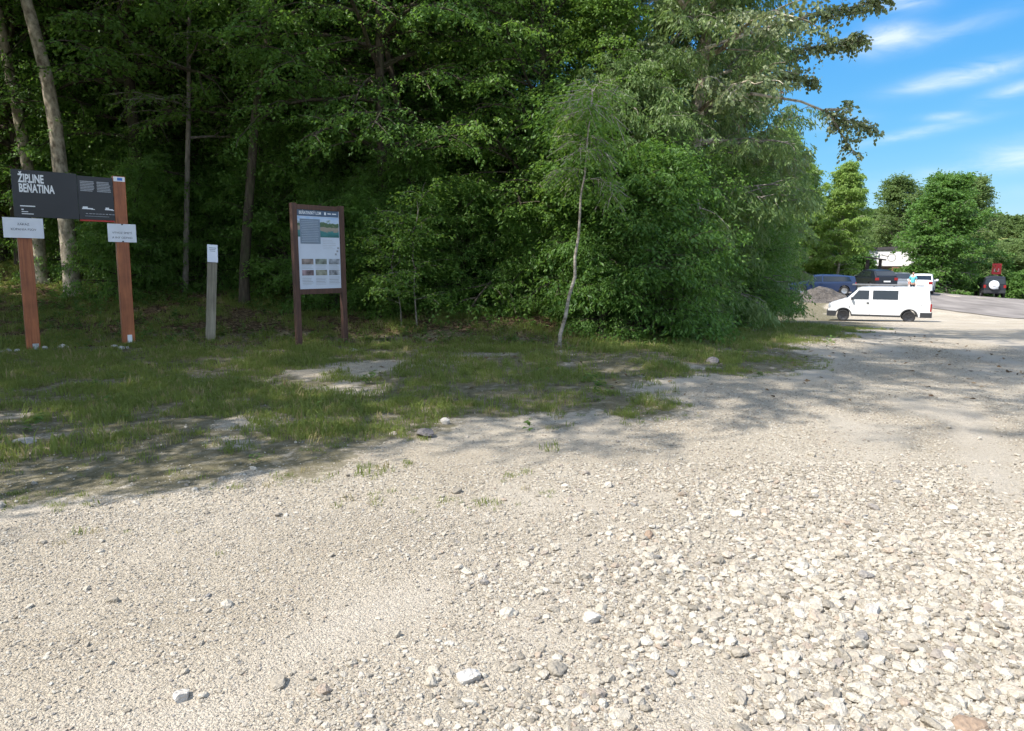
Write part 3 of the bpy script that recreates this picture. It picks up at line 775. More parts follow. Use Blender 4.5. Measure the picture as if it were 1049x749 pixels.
hb = tree('far_bush', onground(978, 71), 'green bush beneath the right side of the round tree', 'bush', M_bark_grey, M_walnut, 0., parts=('stems', 'foliage'),
          seed=23, H=3.4, r0=.06, base=.03, Rc=2.3, n1=22, n2=7, kind='bush', el=(5, 65), droop=(.2, .3, .3), stems=2, **far)
hb2 = tree('far_bush', onground(1042, 76), 'tall rounded bush at the right edge of the picture', 'bush', M_bark_grey, M_far, 0., parts=('stems', 'foliage'),
           seed=24, H=5.4, r0=.06, base=.03, Rc=3.2, n1=24, n2=8, kind='round', el=(0, 65), droop=(.2, .3, .3), stems=3, **far)
wcopy(hb, 1003, 73, 1.25, 1.2, 'green bush behind the black off-roader')
wcopy(hb, 1036, 70, .8, 2.5, 'low pale bush right of the black off-roader')
wcopy(hb, 968, 69, .95, 3.3, 'shaded bush behind the white hatchback')
wcopy(hb2, 1080, 72, 1.1, 4., 'rounded bush at the far right', None)
wcopy(hb2, 1008, 84, 1., 1., 'rounded bush further back behind the off-roader')
wcopy(hb, 872, 66, .9, 5., 'bush left of the white house')
wcopy(hb, 845, 66, 1.2, .4, 'bush behind the blue car')
wcopy(hb2, 832, 72, 1.2, .8, 'rounded bush behind the birch')
wcopy(W2, 800, 74, 1., 4., 'green tree far behind the willows')
wcopy(W2, 760, 66, 1., 5., 'green tree far behind the poplar')
# far woods on the hills
fr = []
for i in range(3):
    _, lm = grow(seed=60 + i, H=9, r0=.2, base=.1, Rc=4.5, n1=22, n2=6, n3=5, leaf=.75, wid=.7, per=5, kind='round', el=(0, 70))
    lm.materials.append(M_far); fr.append(bpy.data.objects.new('far_crown_source_%d' % i, lm))
rng = np.random.default_rng(77)
n = 3200
y = 150 + 500 * rng.random(n) ** 1.1; x = y * (.42 + .55 * rng.random(n))
k = (fbm(x, y, 60, 5) > .40); x, y = x[k], y[k]; n = len(x); s = rng.uniform(.8, 1.35, n)
scatter('distant_wood', np.stack([x, y, terrain(x, y) - .5], -1), np.stack([np.zeros(n), np.zeros(n), rng.random(n) * 6.28], -1), s, rng.integers(0, 3, n), fr, 'wooded far hillside')
# ------------------------------------------------------------------ signs
def text_mesh(body, size, m, extrude=.002, sx=1., bold=0., align='LEFT', spacing=1.):
    cu = bpy.data.curves.new('lettering', 'FONT'); cu.body = body; cu.size = size; cu.extrude = extrude; cu.offset = bold
    cu.align_x = align; cu.resolution_u = 3; cu.space_line = spacing
    o = bpy.data.objects.new('lettering_tmp', cu); col.objects.link(o)
    dg = bpy.context.evaluated_depsgraph_get(); me = bpy.data.meshes.new_from_object(o.evaluated_get(dg))
    bpy.data.objects.remove(o); me.transform(Matrix.Diagonal((sx, 1, 1, 1)))
    me.transform(m); me.name = 'lettering'; return me
UP = Matrix.Rotation(R(90), 4, 'X')          # text in the local xz plane, facing -y
def lettering(name, body, size, x, y, z, mat, parent, **k):
    return link(name, text_mesh(body, size, Matrix.Translation((x, y, z)) @ UP, **k), mat, parent)
M_post = wood_mat('stained_red_brown_wood', (.22, .062, .022), (.46, .15, .052), .5)
M_brown = wood_mat('dark_brown_frame_wood', (.055, .026, .018), (.13, .062, .04), .6)
M_greywood = wood_mat('weathered_grey_wood', (.17, .15, .11), (.36, .325, .25), .85)
M_black = simple('black_printed_sheet', (.012, .014, .018), .42, var=.2, scale=3)
M_white = simple('white_print', (.78, .79, .8), .5, var=.04)
M_greyprint = simple('grey_print', (.30, .31, .33), .5, var=.2, scale=40)
M_ink = simple('black_ink', (.03, .03, .04), .6)
M_red = simple('red_stripe', (.45, .03, .02), .5)
M_steel = simple('galvanised_steel', (.45, .46, .47), .4, .8, var=.15, scale=20)
M_paper = simple('white_laminated_paper', (.68, .70, .75), .35, var=.05, scale=6)
M_bluetag = simple('blue_sticker', (.05, .17, .55), .4)
PL, PR = ground(34.5, 358), ground(132, 353)
ux = (PR - PL); Dp = Vector((ux.x, ux.y, 0)).length; rz = math.atan2(ux.y, ux.x); k = Dp / 98.
zs = thing('information_sign', PL, 'black zipline panel with white title between two red-brown posts', 'sign', rz)
zs.rotation_euler = (0, R(.8), rz)
pw = 13.5 * k; dzr = PR.z - PL.z
ztop = zat(PL, 174) - PL.z; zbot = zat(PL, 222.5) - PL.z; zrt = zat(PR, 179.5) - PL.z
MB().box((0, 0, (ztop - .06 - .1) / 2 + .02), (pw, .15, ztop - .06 + .1), None, .006).obj('post', M_post, zs)
MB().box((Dp, 0, (zrt + dzr - .1) / 2), (pw, .15, zrt - dzr + .1), None, .006).obj('post', M_post, zs)
xa, xm, xb = -8 * k, 54 * k, Dp - pw / 2 - .006
py_ = -.075 - .022
pan = MB().box(((xa + xm) / 2, py_, (ztop + zbot) / 2), (xm - xa, .028, ztop - zbot), None, .003).obj('panel', M_black, zs)
MB().box(((xm + xb) / 2 + .002, py_ + .012, (ztop + zbot) / 2 - .01), (xb - xm - .006, .024, ztop - zbot - .03), None, .003).obj('side_panel', M_black, zs)
MB().box(((xm + xb) / 2, py_ + .012, zbot - .012), (xb - xm - .02, .026, .03), None, .003).obj('red_edge', M_red, zs)
MB().box((Dp / 2, -.04, (ztop + zbot) / 2), (Dp - pw, .05, .07)).box((Dp / 2, -.04, zbot + .08), (Dp - pw, .05, .05)).obj('back_rail', M_black, zs)
MB().box((0, py_ + .003, zbot - .05), (15 * k, .024, .15)).obj('bracket', M_black, zs)
yf = py_ - .0165; ph = ztop - zbot
lettering('lettering', 'ŽIPLINE\nBEŇATINA', .196, xa + 6 * k, yf, ztop - .26 * ph, M_white, zs, sx=.55, bold=.006, spacing=.84)
def strips(name, rows, y, mat, parent, th=.003):
    mb = MB()
    for (x0, x1, z, h) in rows: mb.box(((x0 + x1) / 2, y, z), (x1 - x0, th, h))
    return mb.obj(name, mat, parent)
for row in [(xa + 6 * k, xa + 20 * k, zbot + .235 * ph, .018), (xa + 7 * k, xa + 9 * k, zbot + .16 * ph, .02), (xa + 7 * k, xa + 13 * k, zbot + .115 * ph, .012), (xa + 7 * k, xa + 18 * k, zbot + .07 * ph, .012)]: strips('small_print', [row], yf, M_white, zs)
ys = py_ + .012 - .0145
rnd = random.Random(4)
rows = []
for bx in (xm + 3 * k, xm + 20 * k):
    for i in range(7): rows.append((bx, bx + (14.5 - rnd.random() * 2.5) * k, ztop - (.15 + .034 * i) * ph, .017))
strips('small_print', rows, ys, M_greyprint, zs)
rows = [(xm + 6 * k, xb - 6 * k, zbot + .085 * ph, .007)]
for i in range(9): rows.append((xm + (7 + 3.4 * i) * k, xm + (9 + 3.4 * i + rnd.random()) * k, zbot + .14 * ph, .012))
strips('small_print', rows, ys, M_greyprint, zs)
for (cx, w_) in ((xm + 9 * k, 11), (xm + 31 * k, 8)):
    mb = MB(); mb.box((cx, ys, zbot + .25 * ph), (w_ * k, .003, .022)); mb.box((cx - w_ * .2 * k, ys - .0005, zbot + .265 * ph), (w_ * .45 * k, .003, .045)); mb.box((cx + w_ * .5 * k, ys - .0005, zbot + .238 * ph), (w_ * .35 * k, .003, .012))
    mb.obj('sponsor_emblem', M_white, zs)
# sticker on top of the right post, feet plates
st = MB().box((Dp, -.0765, zrt - .055), (pw * .9, .003, .085)).obj('sticker', M_white, zs)
MB().box((Dp + .01, -.079, zrt - .055), (pw * .4, .003, .05)).obj('emblem', M_bluetag, st)
MB().box((Dp + .012, -.0785, dzr + .13), (pw * .38, .007, .17), None, .002).obj('foot_plate', M_white, zs)
MB().box((.03, -.0785, .045), (pw * .45, .007, .13), None, .002).obj('foot_plate', M_steel, zs)
def notice(name, cx, cz, w, h, y, label, lines, dz, parent):
    n = MB().box((cx, y, cz), (w, .006, h)).obj('notice_board', M_paper, parent); n['label'] = label
    for i, t in enumerate(lines):
        lettering('lettering', t, .052, cx, y - .0035, cz + dz - i * .088, M_ink, n, align='CENTER', extrude=.001, sx=1.02)
    return n
z1 = (zat(PL, 223.5) + zat(PL, 244)) / 2 - PL.z; h1 = zat(PL, 223.5) - zat(PL, 244)
notice('n', -.6 * k, z1, 37.5 * k, h1, py_ - .018, 'white notice about dogs', ['ZÁKAZ', 'KÚPANIA PSOV'], .045, zs)
z2 = (zat(PR, 228.5) + zat(PR, 247)) / 2 - PL.z; h2 = zat(PR, 228.5) - zat(PR, 247)
nb = notice('n', Dp - .5 * k, z2, 30.5 * k, h2, -.082, 'white notice about rubbish', ['VÝVOZ SMETÍ', 'A INÝ ODPAD'], -.015, zs)
for zc in (z2 + h2 / 2 - .01, z2 - h2 / 2 + .012): MB().box((Dp, -.087, zc), (.03, .008, .02)).obj('clip', M_ink, nb)
# squared wooden marker post
B0 = ground(215.5, 347)
rzb = math.atan2(-B0.x, B0.y) * .55
mp = thing('marker_post', B0, 'squared grey wooden post with slanted white plate on top', 'post', rzb + .25)
mp.rotation_euler = (0, R(4.6), rzb + .25)
hb_ = zat(B0, 251) - B0.z; w_ = .17
c0 = hb_ - .33
poly = [(-w_ / 2, -.2), (w_ / 2, -.2), (w_ / 2, hb_), (-w_ / 2, c0)]       # (y, z) outline, slanted top
mb = MB(); mb.prism(poly, -w_ / 2, w_ / 2, lambda v: Vector((v.y, v.x, v.z))); mb.obj('post', M_greywood, mp)
sl = math.atan2(hb_ - c0, w_)
mm = Matrix.Rotation(sl, 3, 'X')
nrm = mm @ Vector((0, 0, 1)); cen = Vector((0, 0, (hb_ + c0) / 2))
tb = MB().box(cen + nrm * .010, (w_ + .02, .385, .016), mm).obj('plate', M_paper, mp)
for i in range(3): MB().box(cen + nrm * .0195 + mm @ Vector((0, .12 - i * .035, 0)), (w_ * (.75 - .1 * i), .012, .002), mm).obj('small_print', M_greyprint, tb)
# information board
IL, IR = ground(306.5, 356), ground(353.5, 352)
ux = IR - IL; Di = Vector((ux.x, ux.y, 0)).length; rzi = math.atan2(ux.y, ux.x); k = Di / 47.
ib = thing('information_board', IL, 'tall framed information board with map poster and six small photos', 'information board', rzi)
zt = zat(IL, 209) - IL.z; zp = zat(IL, 213.5) - IL.z; zq = zat(IL, 296.5) - IL.z; zr = zat(IL, 302) - IL.z
pwi = 4.8 * k
for x in (0, Di): MB().box((x, 0, (zt + .02) / 2 - .1), (pwi, .09, zt + .22), None, .005).obj('post', M_brown, ib)
MB().box((Di / 2, -.002, (zt + zp) / 2 - .005), (Di - pwi - .002, .075, zt - zp + .01), None, .004).obj('top_rail', M_brown, ib)
MB().box((Di / 2, -.002, (zq + zr) / 2), (Di - pwi - .002, .075, zq - zr), None, .004).obj('bottom_rail', M_brown, ib)
x0, x1 = pwi / 2 + .003, Di - pwi / 2 - .003; wI = x1 - x0; hI = zp - zq - .002
ps = MB().box(((x0 + x1) / 2, -.01, (zp + zq) / 2), (wI, .02, hI)).obj('poster', simple('poster_paper', (.55, .60, .68), .3, var=.04, scale=4), ib)
def at_p(u0, u1, v0, v1, y, name, mat, parent=ps):
    return MB().box((x0 + wI * (u0 + u1) / 2, y, zp - hI * (v0 + v1) / 2), (wI * (u1 - u0), .003, hI * (v1 - v0))).obj(name, mat, parent)
at_p(0.01, .985, .0, .085, -.0215, 'title_band', simple('poster_blue', (.07, .115, .19), .35, var=.15, scale=3))
def landscape_mat():
    m, nt, b = mat_new('quarry_lake_picture'); L = nt.links.new
    tc = N(nt, 'ShaderNodeTexCoord'); sp_ = N(nt, 'ShaderNodeSeparateXYZ'); L(tc.outputs['Generated'], sp_.inputs[0])
    nz = N(nt, 'ShaderNodeTexNoise', Scale=5., Detail=6.); L(tc.outputs['Generated'], nz.inputs['Vector'])
    a = N(nt, 'ShaderNodeMath', operation='MULTIPLY_ADD'); L(nz.outputs['Fac'], a.inputs[0]); a.inputs[1].default_value = .7
    s = N(nt, 'ShaderNodeMath', operation='ADD'); L(sp_.outputs['Z'], s.inputs[0]); a.inputs[2].default_value = -.35; L(a.outputs[0], s.inputs[1])
    r = ramp(nt, [(0., (.02, .12, .12)), (.28, (.04, .2, .2)), (.33, (.30, .25, .20)), (.5, (.33, .29, .23)), (.58, (.06, .12, .05)), (.72, (.08, .14, .07)), (.78, (.5, .6, .72)), (1., (.3, .45, .68))]); L(s.outputs[0], r.inputs['Fac'])
    L(r.outputs['Color'], b.inputs['Base Color']); b.inputs['Roughness'].default_value = .35
    return m
M_land = landscape_mat()
at_p(.0, .985, .092, .345, -.0215, 'printed_photo', M_land)
at_p(.06, .53, .12, .43, -.0235, 'text_panel', simple('poster_text_panel', (.17, .22, .28), .4, var=.1, scale=5))
mb = MB()
rnd = random.Random(9)
for i in range(13): mb.box((x0 + wI * .29, -.0255, zp - hI * (.145 + .0215 * i)), (wI * (.36 + .06 * rnd.random()), .002, .006))
mb.obj('small_print', simple('pale_print', (.4, .46, .52), .5), ps)
lettering('lettering', 'BEŇATINSKÝ LOM', .078, x0 + wI * .05, -.0235, zp - hI * .062, M_white, ps, sx=.72, bold=.001, extrude=.001)
for row in [(x0 + wI * .64, x0 + wI * .68, zp - hI * .045, .05), (x0 + wI * .72, x0 + wI * .80, zp - hI * .045, .018), (x0 + wI * .83, x0 + wI * .93, zp - hI * .045, .018)]: strips('small_print', [row], -.0235, M_white, ps, .002)
for i in range(6):
    c, r_ = i % 3, i // 3
    at_p(.07 + .32 * c, .34 + .32 * c, .62 + .14 * r_, .69 + .14 * r_, -.0215, 'small_photo', simple('photo_print_%d' % i, [(.2, .16, .14), (.16, .18, .15), (.28, .3, .33), (.2, .14, .15), (.2, .2, .15), (.3, .31, .33)][i], .4, var=.85, scale=9))
rows = []
for i in range(6):
    for q in range(3):
        for c in range(3):
            rows.append((x0 + wI * (.07 + .32 * c), x0 + wI * (.07 + .32 * c + .2 + .07 * rnd.random()), zp - hI * ((.705 if i < 2 else .85) + .018 * q + (0 if i < 2 else .02 * (i - 2))), .004))
for i in range(6): rows.append((x0 + wI * .58, x0 + wI * (.8 + .1 * rnd.random()), zp - hI * (.38 + .022 * i), .004))
for (a, b) in ((.93, .48), (.87, .56), (.91, .52)): strips('small_print', [(x0 + wI * a, x0 + wI * (a + .045), zp - hI * b, .035)], -.0215, M_greyprint, ps)
strips('small_print', rows, -.0215, M_greyprint, ps)
# ------------------------------------------------------------------ stones one can point at
rs_ = np.random.default_rng(40)
M_rock = stone_mat('field_stone', [(0, (.3, .28, .26)), (.5, (.45, .43, .4)), (1, (.6, .58, .55))])
M_rock_dark = stone_mat('dark_stone', [(0, (.12, .11, .11)), (1, (.2, .18, .17))])
M_rock_white = stone_mat('white_stone', [(0, (.48, .44, .39)), (1, (.56, .52, .46))])
M_rock_brown = stone_mat('brown_stone', [(0, (.26, .18, .12)), (1, (.33, .24, .17))])
M_rock_dark2 = stone_mat('grey_slab', [(0, (.22, .21, .19)), (1, (.32, .30, .27))])
def rock(px, py, s, label, mat, group=None, flat=1.):
    p = ground(px, py); o = link('stone', stone_mesh('stone', rs_, 3, 12, .5, .9), mat); o.location = p + Vector((0, 0, s * .22 * flat)); o.scale = (s, s, s * flat); o.rotation_euler = (0, 0, rs_.random() * 6.28)
    return tag(o, label, 'stone', group)
for px, py, s in [(8, 361, .09), (18, 360, .07), (46, 358, .07), (2, 362, .06)]: rock(px, py, s, 'small pale stone at the foot of the left sign post', M_rock, 'stones round the left sign post')
for px, py, s in [(117, 356, .07), (124, 358, .08), (138, 353, .08), (130, 357, .06)]: rock(px, py, s, 'small pale stone at the foot of the right sign post', M_rock, 'stones round the right sign post')
rock(66, 358, .11, 'whitish stone lying between the two red-brown sign posts', M_rock_white)
rock(25, 453, .12, 'flat grey slab in the grass at the left', M_rock_dark2, None, .4)
rock(361, 360, .18, 'flat grey slab at the foot of the information board', M_rock, None, .35)
rock(436, 447, .10, 'dark grey stone at the edge of the shade', M_rock_dark)
rock(457, 434, .07, 'whitish stone at the edge of the shade', M_rock_white)
rock(665, 550, .045, 'reddish brown stone alone on the pale gravel', M_rock_brown)
rock(186, 716, .045, 'white rounded stone in the lower left gravel', M_rock_white)
rock(480, 696, .06, 'angular pale stone in the lower middle gravel', M_rock_white)
rock(990, 744, .075, 'flat brown grey stone at the bottom right edge', M_rock_brown, None, .5)
rock(893, 628, .06, 'largest pale stone in the right gravel', M_rock_white)
rock(606, 636, .05, 'pale lump right of the middle of the gravel', M_rock_white)
rock(1020, 652, .028, 'small tan stone near the right edge of the gravel', M_rock_brown)
rock(730, 372, .12, 'dark clod on the shaded verge before the willow', M_rock_dark)
# ------------------------------------------------------------------ gravel heap
hp = ground(846, 309)
bm = bmesh.new(); bmesh.ops.create_grid(bm, x_segments=70, y_segments=50, size=1)
hw_, hd_, hh_ = 2.5, 1.7, .66
for v in bm.verts:
    x, y = v.co.x, v.co.y; r = math.hypot(x, y)
    a = max(0., 1 - r) ; z = hh_ * (min(1, a * 1.35) ** 1.1) * (1 + .22 * math.sin(3.1 * x + 1) * math.cos(2.3 * y))
    z += .42 * (float(fbm(x * 2, y * 2, .45, 8)) - .45) * min(1, a * 4)
    X_, Y_ = hp.x + x * hw_, hp.y + y * hd_ + .9
    v.co = Vector((X_ - hp.x, Y_ - hp.y, tz(X_, Y_) - hp.z + z - .03))
me = bpy.data.meshes.new('gravel_heap'); bm.to_mesh(me); bm.free()
def heap_mat():
    m, nt, b = mat_new('heap_gravel'); L = nt.links.new; tc = N(nt, 'ShaderNodeTexCoord')
    v = N(nt, 'ShaderNodeTexVoronoi', Scale=22.); L(tc.outputs['Object'], v.inputs['Vector'])
    s = N(nt, 'ShaderNodeSeparateColor'); L(v.outputs['Color'], s.inputs[0]); nz = N(nt, 'ShaderNodeTexNoise', Scale=2., Detail=5.); L(tc.outputs['Object'], nz.inputs['Vector'])
    r = ramp(nt, [(0, (.07, .06, .05)), (1, (.19, .163, .137))]); L(s.outputs[0], r.inputs['Fac'])
    r2 = ramp(nt, [(.35, .55), (.65, 1.)]); L(nz.outputs['Fac'], r2.inputs['Fac']); L(mixc(nt, r.outputs['Color'], r2.outputs['Color'], 1., 'MULTIPLY'), b.inputs['Base Color'])
    b.inputs['Roughness'].default_value = .95; bp = N(nt, 'ShaderNodeBump', Strength=1., Distance=.05); L(s.outputs[1], bp.inputs['Height']); L(bp.outputs['Normal'], b.inputs['Normal'])
    return m
o = link('gravel_heap', me, heap_mat()); o.location = hp; tag(o, 'low heap of grey gravel in front of the blue car', 'gravel heap')
# ------------------------------------------------------------------ vehicles
M_glass = simple('dark_window_glass', (.012, .016, .018), .06, var=.1, spec=.8)
M_tyre = simple('tyre_rubber', (.022, .022, .024), .85, var=.2)
M_trim = simple('black_plastic_trim', (.03, .031, .034), .6, var=.15)
M_rimdark = simple('dark_steel_rim', (.05, .05, .055), .45, .5)
M_rimalu = simple('alloy_rim', (.4, .41, .42), .35, .7)
M_redlamp = simple('red_lamp_glass', (.28, .012, .012), .2)
M_headlamp = simple('headlamp_glass', (.35, .37, .4), .12, var=.1)
M_plate = simple('blank_number_plate', (.7, .7, .68), .4)
def paint(name, c, coat=.6, var=.04): return simple(name, c, .38, var=var, scale=1.5, coat=coat)
def car(name, loc, rz, label, cat, sp_):
    t = thing(name, loc, label, cat, rz)
    Lc, W, Hb = sp_['L'], sp_['W'], sp_['belt']; zb = sp_['zb']; rw = sp_['rw']; ra = rw + .055; tum = sp_.get('tum', .28)
    prof = sorted(sp_['prof']); pxs = [p[0] for p in prof]; pzs = [p[1] for p in prof]
    def hw(x, z):
        b = W / 2 * (1 - .13 * abs(2 * x / Lc) ** 6)
        return b - (tum * (z - Hb) if z > Hb else .05 * ((Hb - z) / Hb) ** 2)
    def zbot(x):
        z = zb
        for xw in sp_['wheels']:
            if abs(x - xw) < ra: z = max(z, rw + math.sqrt(ra * ra - (x - xw) ** 2))
        return z
    xs = set(np.linspace(-Lc / 2, Lc / 2, 46).round(3)) | set(pxs)
    for xw in sp_['wheels']: xs |= {round(xw + ra * math.cos(a), 4) for a in np.linspace(0, math.pi, 15)} | {xw - ra - .004, xw + ra + .004}
    xs = sorted(x for x in xs if -Lc / 2 - 1e-6 <= x <= Lc / 2 + 1e-6)
    m = MB(); K = 9; vs = []
    for x in xs:
        z0 = zbot(x); z1 = max(float(np.interp(x, pxs, pzs)), z0 + .06); half = [(0, z0), (hw(x, z0) * .9, z0)]
        for q in range(K + 1):
            z = z0 + .025 + (z1 - .06 - z0 - .025) * q / K if z1 - z0 > .12 else z0 + (z1 - z0) * q / K
            half.append((hw(x, z), z))
        half += [(hw(x, z1) - .05, z1 - .018), (hw(x, z1) * .6, z1 + .012)]
        ring = [(x, y, z) for y, z in half] + [(x, 0, z1 + .02)] + [(x, -y, z) for y, z in half[::-1]][:-1]
        vs.append(ring)
    n = len(vs[0]); flat = [v for r_ in vs for v in r_]
    fs = [(i * n + q, i * n + (q + 1) % n, (i + 1) * n + (q + 1) % n, (i + 1) * n + q) for i in range(len(xs) - 1) for q in range(n)]
    fs += [tuple(range(n)), tuple(range((len(xs) - 1) * n, len(xs) * n))[::-1]]
    m.add(flat, fs); m.obj('body', sp_['paint'], t, 32)
    # glass
    for poly in sp_['side_glass']:
        for s in (1, -1):
            bw_ = bmesh.new(); bw_.faces.new([bw_.verts.new((x, 0, z)) for x, z in poly])
            for xc in np.arange(-3, 3, .14): bmesh.ops.bisect_plane(bw_, geom=bw_.verts[:] + bw_.edges[:] + bw_.faces[:], plane_co=(xc, 0, 0), plane_no=(1, 0, 0))
            ex = bmesh.ops.extrude_face_region(bw_, geom=bw_.faces[:]); new = {v for v in ex['geom'] if isinstance(v, bmesh.types.BMVert)}
            for v in bw_.verts: v.co.y = s * (hw(v.co.x, v.co.z) + (.008 if v in new else -.03))
            bmesh.ops.recalc_face_normals(bw_, faces=bw_.faces[:]); wm = bpy.data.meshes.new('window'); bw_.to_mesh(wm); bw_.free()
            link('window', wm, sp_.get('glass', M_glass), t)
    def strip(pa, pb, nm, mat=M_glass, inset=.06, th=.008):
        a, b = Vector((pa[0], 0, pa[1])), Vector((pb[0], 0, pb[1])); d = (b - a).normalized(); nn = Vector((d.z, 0, -d.x))
        if nn.x * (1 if a.x + b.x > 0 else -1) < 0: nn = -nn
        vs = []
        for q in (-.03, th + .022):
            for p in (a, b):
                for s in (1, -1): vs.append(p + nn * q + Vector((0, s * (hw(p.x, p.z) - inset), 0)))
        MB().add(vs, [(0, 1, 3, 2), (4, 6, 7, 5), (0, 4, 5, 1), (2, 3, 7, 6), (0, 2, 6, 4), (1, 5, 7, 3)]).obj(nm, mat, t)
    strip(*sp_['windscreen'], 'windscreen'); strip(*sp_['rear_window'], 'rear_window')
    for s in (1, -1):
        for poly, y0, y1 in sp_.get('seams', []): MB().prism(poly, y0, y1, lambda v: Vector((v.x, s * (hw(v.x, v.z) + v.y), v.z))).obj('door_seam', M_trim, t)
        for poly in sp_.get('handles', []): MB().prism(poly, -.01, .03, lambda v: Vector((v.x, s * (hw(v.x, v.z) + v.y), v.z))).obj('door_handle', sp_.get('handle_mat', M_trim), t)
        for poly in sp_.get('skirt', []): MB().prism(poly, -.02, .012, lambda v: Vector((v.x, s * (hw(v.x, v.z) + v.y), v.z))).obj('sill_trim', M_trim, t)
        x, z = sp_['mirror']; MB().box((x, s * (hw(x, z) + .11), z), (.10, .19, .17), None, .03).box((x - .01, s * (hw(x, z) + .01), z - .04), (.05, .1, .05)).obj('wing_mirror', sp_.get('mirror_mat', M_trim), t, 40)
        x, z, w_, h_ = sp_['headlight']; MB().box((x, s * (hw(x, z) - w_ / 2 + .01), z), (.16, w_, h_), None, .02).obj('headlight', M_headlamp, t)
        x, z, w_, h_ = sp_['tail']; MB().box((x, s * (hw(x, z) - w_ / 2 + .012), z), (.09, w_, h_), None, .015).obj('tail_light', M_redlamp, t)
    for nm, sx in (('front_bumper', 1), ('rear_bumper', -1)):
        z0, z1, ln = sp_[nm]; m = MB(); pts = []
        for (dx, yy) in ((-ln, 1), (-.12, 1), (.02, 1.), (.045, .85), (.065, .4)): pts.append((sx * (Lc / 2 + dx), yy))
        outl = [(x, y * (hw(x, z1) + .014)) for x, y in pts]; outl = outl + [(x, -y) for x, y in outl[::-1]]
        nn = len(outl); m.add([(x, y, z0) for x, y in outl] + [(x, y, z1) for x, y in outl],
                              [tuple(range(nn)), tuple(range(nn, 2 * nn))] + [(i, (i + 1) % nn, nn + (i + 1) % nn, nn + i) for i in range(nn)])
        m.obj(nm, sp_.get('bumper_mat', M_trim), t)
    xr = -Lc / 2 - .05; MB().box((xr, 0, sp_['plate_z']), (.016, .5, .11), None, .002).obj('number_plate', M_plate, t)
    for xw in sp_['wheels']:
        for s in (1, -1):
            yo = s * (W / 2 - .105); tw_ = .2
            prof_ = [(rw * .62, -tw_ / 2 + .02), (rw * .9, -tw_ / 2), (rw, -tw_ / 2 + .04), (rw, tw_ / 2 - .04), (rw * .9, tw_ / 2), (rw * .62, tw_ / 2 - .02)]
            ns = 28; vs = [(xw + r_ * math.cos(6.28319 * i / ns), yo + y_, rw + r_ * math.sin(6.28319 * i / ns)) for i in range(ns) for r_, y_ in prof_]
            q = len(prof_); fs = [(i * q + j, ((i + 1) % ns) * q + j, ((i + 1) % ns) * q + j + 1, i * q + j + 1) for i in range(ns) for j in range(q - 1)]
            w = MB().add(vs, fs).obj('wheel', M_tyre, t, 40)
            m = MB(); yd = yo + s * (tw_ / 2 - .045)
            rot = lambda a: Matrix.Rotation(a, 3, 'Y')
            ring = [(xw + r_ * math.cos(6.28319 * i / ns), yd + s * o_, rw + r_ * math.sin(6.28319 * i / ns)) for i in range(ns) for r_, o_ in ((rw * .66, .03), (rw * .56, .012), (rw * .2, .0), (rw * .17, .025))]
            m.add(ring, [(i * 4 + j, ((i + 1) % ns) * 4 + j, ((i + 1) % ns) * 4 + j + 1, i * 4 + j + 1) for i in range(ns) for j in range(3)] + [tuple(i * 4 + 3 for i in range(ns))])
            for a in range(5): m.box((xw + rw * .38 * math.cos(a * 1.2566 + .3), yd + s * .014, rw + rw * .38 * math.sin(a * 1.2566 + .3)), (rw * .4, .02, rw * .13), rot(-(a * 1.2566 + .3)))
            m.obj('rim', sp_.get('rim', M_rimalu), w, 40)
    return t
# white van
van_p = (ground(866, 326.5) + ground(935, 330)) / 2
vf, vr = ground(868, 326), ground(936, 329.6)
rzv = math.atan2(vf.y - vr.y, vf.x - vr.x); vb = math.atan2(van_p.x, van_p.y)
rzv = math.pi - vb + R(2)
van_spec = dict(L=5.19, W=1.84, belt=1.18, zb=.30, rw=.325, tum=.17, wheels=(1.78, -1.52), rim=M_rimdark,
    prof=[(2.595, .62), (2.55, .86), (2.43, 1.0), (1.68, 1.27), (1.08, 1.87), (.85, 1.93), (0, 1.96), (-2.2, 1.95), (-2.42, 1.88), (-2.55, .9), (-2.595, .6)],
    side_glass=[[(1.44, 1.25), (.52, 1.25), (.52, 1.76), (1.06, 1.76)], [(.33, 1.26), (-.93, 1.26), (-.93, 1.77), (.33, 1.77)]],
    windscreen=((1.64, 1.31), (1.13, 1.83)), rear_window=((-2.445, 1.76), (-2.51, 1.25)),
    mirror=(1.38, 1.3), headlight=(2.5, .84, .3, .2), tail=(-2.55, .85, .14, .42), front_bumper=(.27, .58, .42), rear_bumper=(.3, .58, .55), plate_z=.75,
    paint=simple('white_van_paint', (.74, .735, .72), .38, var=.1, scale=2.2, coat=.6),
    seams=[([(.42, .42), (.45, .42), (.45, 1.85), (.42, 1.85)], -.01, .003), ([(-1.01, .75), (-.982, .75), (-.982, 1.85), (-1.01, 1.85)], -.01, .003), ([(1.46, .75), (1.488, .75), (1.488, 1.22), (1.46, 1.22)], -.01, .003), ([(-1., .98), (-2.1, .98), (-2.1, 1.005), (-1., 1.005)], -.01, .003)],
    handles=[[(.62, 1.03), (.5, 1.03), (.5, 1.1), (.62, 1.1)]], skirt=[[(1.38, .30), (-1.12, .30), (-1.12, .40), (1.38, .40)]])
vz = van_p.copy(); vz.z = tz(vz.x, vz.y) + .01
van = car('parked_van', vz, rzv, 'white panel van with black lower trim parked on gravel', 'van', van_spec)
van.scale = (.925, .925, .925)
van.rotation_euler = (0, 0, rzv)
